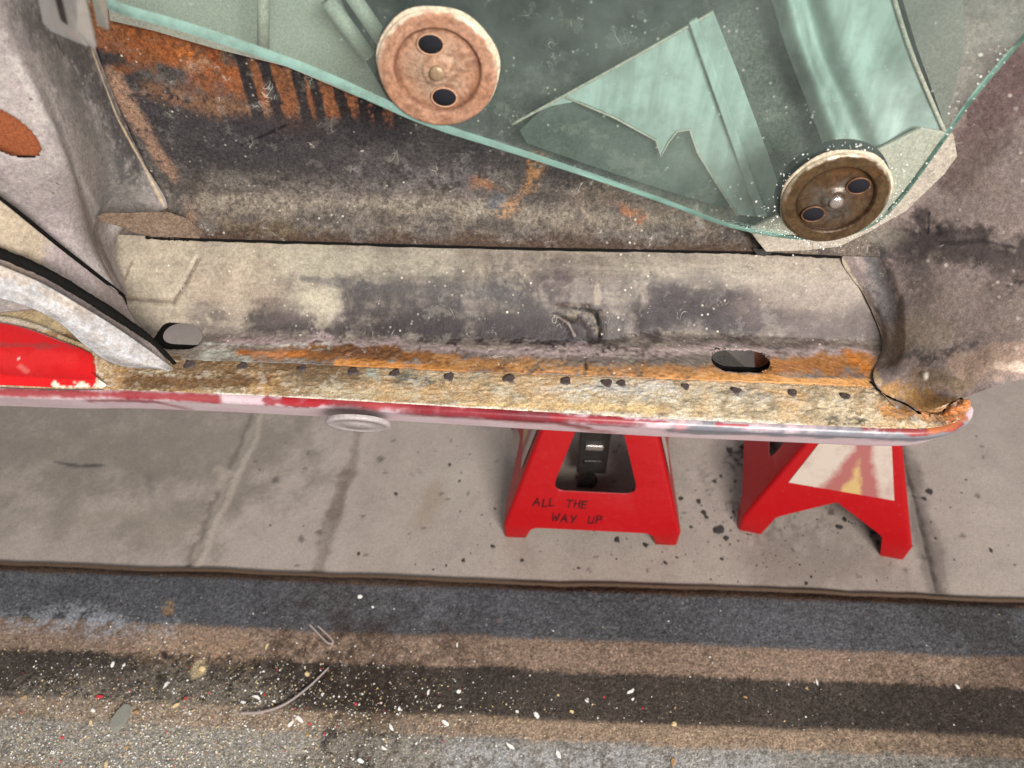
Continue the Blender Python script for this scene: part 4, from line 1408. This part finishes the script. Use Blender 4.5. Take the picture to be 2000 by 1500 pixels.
def disc(c, rad, mat, rivet, holes, cols, label):
    c = np.array(c)
    nrm = (0, -1, 0)
    k = rad / 0.0385
    pr = np.array([(0.0385, -0.001), (0.0388, 0.0012), (0.0375, 0.0026), (0.0355, 0.0030), (0.0300, 0.0031), (0.0285, 0.0026), (0.0272, 0.0010), (0.0258, 0.0004),
                   (0.0150, 0.0012), (0.0110, 0.0020), (0.0085, 0.0036), (0.006, 0.0040), (0.001, 0.0040)])
    pr = cr1(pr, 61)
    pr[:, 0] *= k
    o = winpart(lathe('lift_disc', [tuple(q) for q in pr], 96, mat, None, c + [0, -0.0022, 0], nrm, 0.004))
    V = np.array([v.co for v in o.data.vertices])
    r0 = np.linalg.norm((V - c)[:, [0, 2]], axis=1) / k
    n1, n2, n3 = fbm(V, 70, 5, 3), fbm(V, 190, 4, 7), fbm(V, 600, 3, 2)
    col = np.tile(srgb(*cols[0]), (len(V), 1))

    def mixin(m, cc):
        nonlocal col
        col = col * (1 - m[:, None]) + srgb(*cc) * m[:, None]
    mixin((1 - sstep(0.010, 0.026, r0 + 0.010 * (n1 - 0.5))) * 0.8, cols[1])
    mixin(np.exp(-((r0 - 0.0268 + 0.002 * (n1 - 0.5)) / 0.0018) ** 2) * 0.8, cols[2])
    mixin(sstep(0.52, 0.72, n1) * 0.4, cols[3])
    mixin(sstep(0.64, 0.74, n2) * 0.45, cols[2])
    mixin(sstep(0.0362, 0.0385, r0 + 0.003 * (n2 - 0.5)) * sstep(-0.02, 0.03, (V - c)[:, 2]) * 0.85, (226, 208, 184))
    col *= (0.8 + 0.4 * n3)[:, None]
    at = o.data.color_attributes.new('paint', 'FLOAT_COLOR', 'POINT')
    at.data.foreach_set('color', np.concatenate([np.clip(col, 0.004, 0.9), np.ones((len(V), 1))], 1).ravel())
    tag(o, label)
    r = lathe('rivet', [(0.0052 * k, 0.0), (0.0050 * k, 0.0018), (0.0040 * k, 0.0026), (0.0008, 0.0029)], 28, rivet, None, c + [0, -0.0060, 0], nrm)
    r.parent = o
    for sgn in (-1, 1):
        hx, hz = holes[0] * sgn, holes[1] * sgn
        h = lathe('disc_hole', [(0.0076 * k, 0.0), (0.0074 * k, 0.0005), (0.0004, 0.0005)], 28, 'hole', None, (0, 0, 0), nrm)
        h.parent = o
        h.location = tuple(c + [hx, -0.0044, hz])
        h.scale = (1.06, 1, 0.84)
        q = [c + [hx + 1.06 * 0.0079 * k * math.cos(t_), -0.0046, hz + 0.84 * 0.0079 * k * math.sin(t_)] for t_ in np.linspace(0, 2 * math.pi, 33)]
        hr = tube('hole_lip', q, 0.0006, mat + '_lip', None, 6)
        hr.parent = o
    f = lathe('felt_washer', [(0.0396 * k, -0.0002), (0.0400 * k, 0.0007), (0.0392 * k, 0.0014), (0.030 * k, 0.0014)], 90, 'felt', None, c + [0, -0.0006, 0] + np.array([0, 0, 0.0008]), nrm, 0.022)
    f.parent = o
    rw = lathe('rear_washer', [(0.041 * k, 0.0), (0.041 * k, 0.004), (0.002, 0.004)], 48, 'hole', None, c + [0, 0.0115, 0], nrm)
    rw.parent = o
    return o


c1 = ony(856, 133, GY)
c2 = ony(1629, 384, GY)
disc(c1, 0.0385, 'copper', 'rivet', (-0.0032, 0.0178), ((170, 128, 104), (164, 138, 116), (116, 76, 54), (160, 112, 82)), 'coppery rust disc on the upper left of the glass')
disc(c2, 0.0375, 'bronze', 'steel', (0.0125, 0.0125), ((92, 72, 50), (96, 90, 84), (56, 38, 24), (96, 60, 30)), 'brown rusted disc with a bright rivet on the glass corner')

# crumbs of dust caught on the glass round the right-hand disc
rs = np.random.RandomState(11)
V, Fc = [], []


def bit(V, Fc, c, s, rs, flat=0.6):
    q = rs.randn(6, 3)
    base = np.array([[1, 0, 0], [-1, 0, 0], [0, 1, 0], [0, -1, 0], [0, 0, 1], [0, 0, -1]], float) * s
    base *= (0.6 + 0.8 * rs.rand(6, 1))
    base[:, 2] *= flat
    th = rs.rand() * 6.28
    rot = np.array([[math.cos(th), -math.sin(th), 0], [math.sin(th), math.cos(th), 0], [0, 0, 1]])
    k = len(V)
    V.extend((base @ rot.T + c).tolist())
    for a, b, d in ((0, 2, 4), (2, 1, 4), (1, 3, 4), (3, 0, 4), (2, 0, 5), (1, 2, 5), (3, 1, 5), (0, 3, 5)):
        Fc.append([k + a, k + b, k + d])


for i in range(300):
    u = rs.rand()
    if u < 0.5:                                   # ring round the disc
        th = rs.rand() * 2 * math.pi
        r = 0.0395 + abs(rs.randn()) * 0.006
        c = c2 + np.array([math.cos(th) * r, -0.0008, math.sin(th) * r * 1.0])
    elif u < 0.75:                                # along the right-hand edge
        k = rs.randint(118, 150)
        c = lower[k] + inn[k] * abs(rs.randn()) * 0.006 + np.array([0, -0.0008, 0])
    else:
        k = rs.randint(80, 118)
        c = lower[k] + inn[k] * abs(rs.randn()) * 0.012 + np.array([0, -0.0008, 0])
    bit(V, Fc, c, 0.0003 + 0.0005 * rs.rand() ** 2, rs, 1.0)
me = bpy.data.meshes.new('glass_crumbs')
me.from_pydata(V, [], Fc)
o = winpart(finish('glass_crumbs', me, 'white', None, smooth=False))
tag(o, kind='stuff')

# ---- bright trim end hanging in front of the pillar (out of focus)
tr = empty('chrome_trim_end', 'bright chrome trim end hanging in front of the grey door pillar', 'trim', tuple(ony(150, 60, 0.42)))
TO = -np.array(tr.location)
for nm, pts, th in (('front_blade', [(118, -70, .405), (150, -70, .402), (188, 92, .410), (182, 97, .412), (150, 60, .408)], 0.002),
                    ('side_blade', [(60, -70, .425), (118, -70, .407), (150, 62, .410), (172, 92, .412), (100, 62, .425), (84, 45, .428)], 0.002),
                    ('dark_insert', [(88, -70, .404), (104, -70, .402), (132, 50, .4055), (118, 40, .407)], 0.001), ('inner_blade', [(165, -70, .415), (200, -70, .425), (212, 60, .430), (190, 50, .420)], 0.002)):  # the narrow black plate stands in for a dark reflection in the chrome
    o = plate(nm, [ony(*q) for q in pts], th, 'post' if nm == 'dark_insert' else 'chrome', None, bevel=0.0003)
    o.parent = tr
    o.location = tuple(TO)

# ================================================================== JACK STANDS
HH, CRN = 0.232, 0.006


def half(h):
    """half width across the faces with the opening"""
    return 0.119 - 0.318 * max(h - 0.028, 0)


def halfd(h):
    """half width across the sticker faces, which taper faster"""
    return 0.111 - 0.400 * max(h - 0.028, 0)


def stand_body():
    """pressed four-sided body: two faces with a tall opening, two with a forked foot, rounded corners"""
    V, Fc = [], []

    def add_face(loops, side):
        v2, f2 = fill2d(loops)
        k = len(V)
        for a_, h in v2:
            V.append({0: (a_, -halfd(h), h), 1: (half(h), a_, h), 2: (-a_, halfd(h), h), 3: (-half(h), -a_, h)}[side])
        Fc.extend([[k + i for i in f] for f in f2])

    hs = [0, 0.028, 0.06, 0.10, 0.15, 0.20, HH]

    def sides(fn):
        return [(-(fn(h) - CRN), h) for h in hs[::-1]], [(fn(h) - CRN, h) for h in hs]
    a = half(0) - CRN
    notchA = roundpoly([(-a + 0.024, 0), (-a + 0.032, 0.027), (a - 0.032, 0.027), (a - 0.024, 0)], [0, .012, .012, 0])
    hole = roundpoly([(-0.057, 0.084), (0.057, 0.084), (0.017, 0.212), (-0.017, 0.212)], [.018, .018, .01, .01])
    l_, r_ = sides(half)
    for side in (0, 2):
        add_face([l_ + notchA + r_, hole], side)
    a = halfd(0) - CRN
    notchB = roundpoly([(-a + 0.026, 0), (-a + 0.036, 0.040), (0, 0.080), (a - 0.036, 0.040), (a - 0.026, 0)], [0, .006, .003, .006, 0])
    l_, r_ = sides(halfd)
    for side in (1, 3):
        add_face([l_ + notchB + r_], side)
    # rounded corner strips
    for ci in range(4):
        k = len(V)
        n = 7
        for h in hs:
            for j in range(n):
                th = math.pi / 2 * (j / (n - 1) + ci)
                cx = (half(h) - CRN) * (1 if ci in (0, 1) else -1)
                cy = (halfd(h) - CRN) * (-1 if ci in (0, 3) else 1)
                V.append((cx + CRN * math.sin(th), cy - CRN * math.cos(th), h))
        for i in range(len(hs) - 1):
            for j in range(n - 1):
                Fc.append([k + i * n + j, k + i * n + j + 1, k + (i + 1) * n + j + 1, k + (i + 1) * n + j])
    me = bpy.data.meshes.new('stand_body')
    me.from_pydata(V, [], Fc)
    bm = bmesh.new()
    bm.from_mesh(me)
    bmesh.ops.remove_doubles(bm, verts=bm.verts, dist=0.0002)
    bmesh.ops.recalc_face_normals(bm, faces=bm.faces)
    # make sure the skin faces outward
    fc = max(bm.faces, key=lambda f: abs(f.normal.y))
    if fc.normal.y * fc.calc_center_median().y < 0:
        bmesh.ops.reverse_faces(bm, faces=bm.faces)
    bm.to_mesh(me)
    bm.free()
    return me


BODY = stand_body()
BODY.materials.append(M['red'])
BODY.polygons.foreach_set('use_smooth', [True] * len(BODY.polygons))
BODY.set_sharp_from_angle(angle=math.radians(25))


def sticker_mesh():
    n = 6
    V, Fc, UV = [], [], []
    for i in range(n + 1):
        for j in range(n + 1):
            v, u = i / n, j / n
            h = 0.098 + (0.225 - 0.098) * v
            wl = (0.066 * (1 - v) + 0.022 * v)
            s = -wl + 2 * wl * u
            V.append((half(h) + 0.0012, s, h))
            UV.append((u, v))
    for i in range(n):
        for j in range(n):
            Fc.append([i * (n + 1) + j, i * (n + 1) + j + 1, (i + 1) * (n + 1) + j + 1, (i + 1) * (n + 1) + j])
    me = bpy.data.meshes.new('reflective_sticker')
    me.from_pydata(V, [], Fc)
    uv = me.uv_layers.new(name='UVMap')
    for l in me.loops:
        uv.data[l.index].uv = UV[l.vertex_index]
    me.materials.append(M['sticker'])
    return me


STK = sticker_mesh()


def jack_stand(loc, rz, label):
    r = empty('jack_stand', label, 'jack stand', loc, rz, 'red jack stands under the car')
    b = bpy.data.objects.new('stand_body', BODY)
    COL.objects.link(b)
    b.parent = r
    s = b.modifiers.new('plate', 'SOLIDIFY')
    s.thickness, s.offset = 0.003, -1
    wn = b.modifiers.new('normals', 'WEIGHTED_NORMAL')
    wn.keep_sharp = True
    for a in (0, math.pi):
        o = bpy.data.objects.new('reflective_sticker', STK)
        COL.objects.link(o)
        o.parent = r
        o.rotation_euler = (0, 0, a)
    boxmesh('collar', (-0.028, -0.022, HH - 0.006), (0.028, 0.022, 0.335), 'red', r, 0.003)
    p = boxmesh('ratchet_post', (-0.021, -0.016, 0.025), (0.021, 0.016, 0.375), 'post', r, 0.003)
    for i in range(9):
        t_ = boxmesh('ratchet_tooth', (-0.012, -0.0195, 0.05 + i * 0.034), (0.012, -0.0162, 0.060 + i * 0.034), 'steel' if i == 1 else 'post', p, 0.001)
    sd = boxmesh('saddle', (-0.035, -0.028, 0.375), (0.035, 0.028, 0.3925), 'post', r, 0.003)
    for sx in (-1, 1):
        boxmesh('saddle_lip', (sx * 0.029 - 0.006, -0.028, 0.3925), (sx * 0.029 + 0.006, 0.028, 0.4015), 'post', sd, 0.001)
    return r


js1 = jack_stand((0.086, 0.692, 0), math.radians(-1.0), 'red jack stand with handwriting and a tall opening facing the rug')
js2 = jack_stand((0.418, 0.705, 0), math.radians(90 - 8), 'red jack stand turned to show its stained white sticker')
js2.rotation_euler = (0, 0, math.radians(-90 - 10))

# handwriting on the front of the left stand
GL = {'A': [[(0, 0), (.45, 1), (.9, 0)], [(.2, .4), (.75, .4)]], 'L': [[(0, 1), (.05, 0), (.65, .05)]], 'T': [[(0, 1), (.9, 1)], [(.45, 1), (.45, 0)]], 'H': [[(0, 1), (0, 0)], [(.7, 1), (.7, 0)], [(0, .5), (.7, .55)]],
      'E': [[(.65, 1), (0, .95), (0, 0), (.65, .05)], [(0, .5), (.55, .52)]], 'W': [[(0, 1), (.2, 0), (.5, .6), (.75, 0), (1, 1)]], 'Y': [[(0, 1), (.35, .5)], [(.8, 1), (.3, -.05)]], 'U': [[(0, 1), (.05, .1), (.4, 0), (.7, .1), (.75, 1)]],
      'P': [[(0, 0), (0, 1), (.6, .95), (.65, .55), (0, .5)]]}
V, Fc = [], []


def ribbon(a, b, wd):
    a, b = np.array(a), np.array(b)
    dd = (b - a) / (np.linalg.norm(b - a) + 1e-9)
    nn = np.array([-dd[1], dd[0]]) * wd / 2
    a, b = a - dd * wd * 0.4, b + dd * wd * 0.4
    k = len(V)
    for s, h in (a - nn, b - nn, b + nn, a + nn):
        V.append((s, -halfd(h) - 0.0006, h))
    Fc.append([k, k + 1, k + 2, k + 3])


def write(txt, s, h, size, gap):
    for ch in txt:
        if ch == ' ':
            s += size * 1.2
            continue
        jx, jh = random.uniform(-.05, .05) * size, random.uniform(-.1, .1) * size
        wmax = 0
        for ln in GL[ch]:
            q = [(s + jx + (x * 0.85 + 0.15 * y) * size, h + jh + y * size) for x, y in ln]
            wmax = max(wmax, max(x for x, _ in ln))
            for a, b in zip(q[:-1], q[1:]):
                ribbon(a, b, 0.0016 + 0.0008 * random.random())
        s += (wmax * 0.85 + 0.3) * size + gap


write('ALL THE', -0.080, 0.0610, 0.0105, 0.0004)
write('WAY UP', -0.055, 0.0395, 0.0105, 0.0008)
me = bpy.data.meshes.new('handwriting')
me.from_pydata(V, [], Fc)
hw = finish('handwriting', me, 'ink', js1, smooth=False)
tag(hw, 'black marker words reading ALL THE WAY UP')

# ================================================================== LITTER
# rust flakes on the concrete
FLAKES = []


def flake_mesh(name, rs, n=7, flat=0.25):
    """an irregular little chip, unit size"""
    V, Fc = [], []
    for lvl, sc in ((0, 1.0), (1, 0.75)):
        for i in range(n):
            th = 2 * math.pi * i / n
            r = sc * (0.55 + 0.6 * rs.rand())
            V.append((r * math.cos(th), r * math.sin(th) * 0.75, lvl * flat + 0.06 * rs.randn() * flat))
    Fc.append(list(range(n))[::-1])
    Fc.append([n + i for i in range(n)])
    for i in range(n):
        Fc.append([i, (i + 1) % n, n + (i + 1) % n, n + i])
    me = bpy.data.meshes.new(name)
    me.from_pydata(V, [], Fc)
    return me


def scatter_item(name, me, mat, loc, size, rz, label, cat, group, tilt=0.0, aspect=1.0):
    o = bpy.data.objects.new(name, me)
    COL.objects.link(o)
    o.location = tuple(loc)
    o.scale = (size * aspect, size, size)
    o.rotation_euler = (tilt, 0, rz)
    if not me.materials:
        me.materials.append(M[mat])
    return tag(o, label, cat, group)


rs = np.random.RandomState(5)
bm_ = [flake_mesh('rust_flake', rs) for _ in range(6)]
spots = [(1425, 880, 11), (1450, 872, 9), (1468, 900, 15), (1395, 940, 6), (1408, 930, 5), (1330, 975, 7), (1365, 980, 8), (1375, 1002, 9), (1405, 1035, 15), (1380, 1010, 6), (1418, 1052, 8), (1465, 1030, 6), (1260, 1065, 8),
         (1205, 1055, 9), (1640, 1030, 9), (1650, 1015, 7), (1705, 1040, 9), (1715, 1060, 8), (1815, 960, 11), (1805, 975, 7), (1935, 1075, 6), (878, 908, 5), (1020, 1095, 5), (962, 1068, 6), (773, 965, 6), (905, 1095, 6), (1690, 1005, 8),
         (700, 1082, 5), (1680, 985, 6), (1432, 1000, 5), (1350, 1030, 5), (1300, 1100, 5), (1130, 1110, 4), (1410, 1092, 5), (1575, 1140, 5)]


def flake_zone(x, y):
    return ('on bare concrete left of both stands' if x < 970 else 'beside the left stand' if x < 1345 else 'on concrete between the two stands' if x < 1500 else 'under the right stand' if x < 1790 else 'right of both stands')


fz = {}
for x, y, s in sorted(spots):
    fz.setdefault(flake_zone(x, y), []).append((x, y))
ORDF = ['leftmost', 'second from left', 'third from left', 'fourth from left', 'fifth from left', 'sixth from left', 'seventh from left', 'eighth from left', 'ninth from left', 'tenth from left', 'eleventh from left', 'twelfth from left', 'thirteenth from left', 'fourteenth from left', 'fifteenth from left']
for i, (x, y, s) in enumerate(spots):
    c = onz(x, y, 0.0)
    flab = 'black rust flake ' + flake_zone(x, y) + ', ' + ORDF[fz[flake_zone(x, y)].index((x, y))]
    scatter_item('rust_flake', bm_[i % 6], 'blackchip', c + [0, 0, 0.0006], s * 0.00066, rs.rand() * 6.28, flab, 'rust flake', 'black rust flakes on the concrete')
V, Fc = [], []
for i in range(420):
    if rs.rand() < 0.7:
        x, y = rs.normal(1500, 190), rs.normal(1000, 75)
    else:
        x, y = rs.uniform(500, 1980), rs.uniform(850, 1150)
    if y > 1150 or y < 840:
        continue
    bit(V, Fc, onz(x, y, 0.0) + [0, 0, 0.0004], 0.0007 + 0.0014 * rs.rand() ** 3, rs, 0.5)
me = bpy.data.meshes.new('rust_grit')
me.from_pydata(V, [], Fc)
tag(finish('rust_grit', me, 'blackchip', smooth=False), 'fine black rust grit scattered on the concrete', 'grit', kind='stuff')
# black block behind the left stand's front
c = onz(1152, 955, 0.012)
blk = bpy.data.objects.new('black_block', flake_mesh('black_block', rs, 5, 0.8))
COL.objects.link(blk)
blk.location = (c[0], c[1] + 0.02, 0.001)
blk.scale = (0.02, 0.02, 0.02)
blk.data.materials.append(M['post'])
tag(blk, 'black chunk lying behind the left jack stand opening', 'chunk')

# paint chips on the rug
RZ = 0.0115
cw = [flake_mesh('paint_chip', rs, 7, 0.3) for _ in range(5)]
cc = [flake_mesh('cream_chip', rs, 6, 0.4) for _ in range(3)]
cr_ = [flake_mesh('red_chip', rs, 6, 0.25) for _ in range(2)]
ct = [flake_mesh('tan_chip', rs, 7, 0.4) for _ in range(3)]
chips = [('w', 703, 1166, 9, 1), ('w', 728, 1186, 5, 1), ('w', 893, 1260, 6, 1.7), ('w', 997, 1458, 10, 1.8), ('w', 1090, 1472, 12, 1.3), ('w', 1048, 1397, 9, 1.4), ('w', 1234, 1350, 7, 1.5), ('w', 1236, 1366, 6, 1), ('w', 1146, 1370, 6, 1.4),
         ('w', 837, 1352, 7, 1.4), ('w', 896, 1351, 8, 1), ('w', 858, 1380, 7, 1.2), ('w', 780, 1385, 8, 1), ('w', 708, 1356, 5, 1), ('w', 764, 1420, 8, 1.8), ('w', 870, 1412, 8, 1.9), ('w', 704, 1486, 9, 1.3), ('w', 750, 1462, 7, 1.7), ('w', 325, 1338, 10, 1.3),
         ('w', 501, 1362, 9, 1.7), ('w', 475, 1372, 6, 1.6), ('w', 182, 1388, 8, 1), ('w', 508, 1370, 5, 1), ('w', 1595, 1333, 6, 2), ('w', 1230, 1352, 8, 1.2), ('w', 1010, 1390, 6, 1), ('w', 1870, 1342, 7, 1.5), ('w', 1540, 1337, 4, 1), ('w', 1386, 1284, 4, 1),
         ('w', 1080, 1232, 4, 1), ('w', 220, 1298, 7, 1.6), ('w', 242, 1300, 7, 1), ('w', 340, 1354, 5, 1), ('w', 1035, 1320, 4, 1), ('w', 155, 1490, 5, 1.3), ('w', 585, 1405, 8, 2.2), ('w', 567, 1415, 9, 1.6), ('w', 515, 1312, 5, 1.2),
         ('c', 600, 1318, 13, 1), ('c', 521, 1263, 7, 1.8), ('c', 395, 1306, 12, 1.2), ('c', 343, 1378, 9, 1.9), ('c', 178, 1412, 9, 1.2), ('c', 1316, 1414, 10, 1), ('c', 1117, 1390, 9, 1.1), ('c', 208, 1494, 9, 1.4), ('c', 1090, 1358, 5, 1),
         ('r', 195, 1361, 9, 1.7), ('r', 363, 1365, 6, 1.4), ('r', 122, 1441, 6, 1.2), ('r', 605, 1415, 5, 1.3), ('r', 634, 1434, 5, 1.1), ('r', 695, 1376, 6, 1), ('r', 1180, 1362, 4, 1), ('r', 1255, 1384, 4, 1.3),
         ('t', 1575, 1345, 7, 1), ('t', 266, 1392, 9, 1.1), ('t', 600, 1436, 7, 1), ('t', 1318, 1383, 6, 1), ('t', 1456, 1362, 6, 1.2), ('t', 48, 1362, 8, 1), ('t', 80, 1362, 6, 1), ('t', 1315, 1490, 12, 1.2), ('t', 126, 1355, 6, 1), ('t', 248, 1460, 8, 1.4)]
ORD = ['leftmost', 'second from left', 'third from left', 'fourth from left', 'fifth from left', 'sixth from left', 'seventh from left', 'eighth from left', 'ninth from left', 'tenth from left', 'eleventh from left', 'twelfth from left']


def place(x, y):
    yy = onz(x, y, RZ)[1]
    st = 'near grey stripe' if yy < 0.312 else 'near tan stripe' if yy < 0.336 else 'dark brown stripe' if yy < 0.394 else 'far tan stripe' if yy < 0.433 else 'blue grey stripe'
    zn = 'at the left end' if x < 430 else 'around the twig' if x < 830 else 'before the left stand' if x < 1380 else 'before the right stand'
    return st, zn


cells = {}
for k, x, y, s, asp in sorted(chips, key=lambda q: q[1]):
    cells.setdefault((k,) + place(x, y), []).append((x, y))
for i, (k, x, y, s, asp) in enumerate(chips):
    me, mat, nm, lab = {'w': (cw[i % 5], 'white', 'paint_chip', 'small white paint chip lying on the striped rug'), 'c': (cc[i % 3], 'cream', 'filler_crumb', 'cream filler crumb lying on the striped rug'),
                        'r': (cr_[i % 2], 'redchip', 'red_paint_chip', 'red or pink paint chip lying on the striped rug'), 't': (ct[i % 3], 'tanchip', 'rust_crumb', 'tan rust crumb lying on the striped rug')}[k]
    c = onz(x, y, RZ)
    cell = cells[(k,) + place(x, y)]
    what = {'w': 'white paint chip', 'c': 'cream filler crumb', 'r': 'red paint chip', 't': 'tan rust crumb'}[k]
    st, zn = place(x, y)
    lab = f'{what} on the {st} {zn}' if len(cell) == 1 else f'{what} on the {st} {zn}, {ORD[cell.index((x, y))]}'
    scatter_item(nm, me, mat, c + [0, 0, 0.0006], s * 0.00039, rs.rand() * 6.28, lab, {'w': 'paint chip', 'c': 'filler crumb', 'r': 'paint chip', 't': 'rust crumb'}[k],
                 {'w': 'white paint chips on the rug', 'c': 'cream filler crumbs on the rug', 'r': 'red paint chips on the rug', 't': 'tan crumbs on the rug'}[k], rs.uniform(-0.3, 0.3), asp)

# fine sanding dust, thickest at the lower left
for nm, mat, cnt, sd, lab in (('sanding_dust', 'white', 3000, 1, 'fine white sanding dust sprinkled over the rug'), ('tan_dust', 'cream', 2300, 2, 'fine tan filler dust sprinkled over the rug'), ('red_dust', 'redchip', 160, 3, 'fine red paint dust sprinkled over the rug')):
    rs = np.random.RandomState(sd)
    V, Fc = [], []
    n = 0
    while n < cnt:
        x, y = rs.uniform(-40, 2040), rs.uniform(1180, 1510)
        dens = math.exp(-((x - 250) / 330) ** 2 - ((1480 - y) / 150) ** 2) + 0.45 * math.exp(-((x - 620) / 260) ** 2 - ((1400 - y) / 90) ** 2) + 0.06 * math.exp(-((x - 1100) / 400) ** 2 - ((1380 - y) / 50) ** 2) + 0.006
        if rs.rand() > dens:
            continue
        s = 0.0004 + 0.0009 * rs.rand() ** 4
        bit(V, Fc, onz(x, y, RZ) + [0, 0, 0.0008], s, rs, 0.8)
        n += 1
    me = bpy.data.meshes.new(nm)
    me.from_pydata(V, [], Fc)
    tag(finish(nm, me, mat, smooth=False), lab, 'dust', kind='stuff')

# twig, wire clip and lint
tw = tube('twig', [onz(a, b, RZ + 0.004) for a, b in [(470, 1393), (510, 1391), (555, 1376), (600, 1344), (642, 1304)]], 0.0016, 'twig', None, 7, 40, taper=np.linspace(1.1, 0.7, 40))
tag(tw, 'thin curved grey twig lying across the brown stripe of the rug', 'twig')
cl = tube('wire_clip', [onz(a, b, RZ + 0.003) for a, b in [(604, 1219), (622, 1238), (638, 1254), (648, 1257), (650, 1252), (640, 1240), (620, 1222)]], 0.0013, 'twig', None, 7, 40)
tag(cl, 'small bent pale wire clip on the blue grey stripe', 'clip')
lf = flake_mesh('lint_scrap', np.random.RandomState(9), 9, 0.25)
lo_ = scatter_item('lint_scrap', lf, 'leaf', onz(238, 1400, RZ) + [0, 0, 0.001], 0.013, 1.25, 'grey leaf-like scrap of lint among the dust on the rug', 'lint', None, 0.1, 1.5)

# ------------------------------------------------------------------ render
SC.render.engine = 'CYCLES'
SC.cycles.use_denoising = True
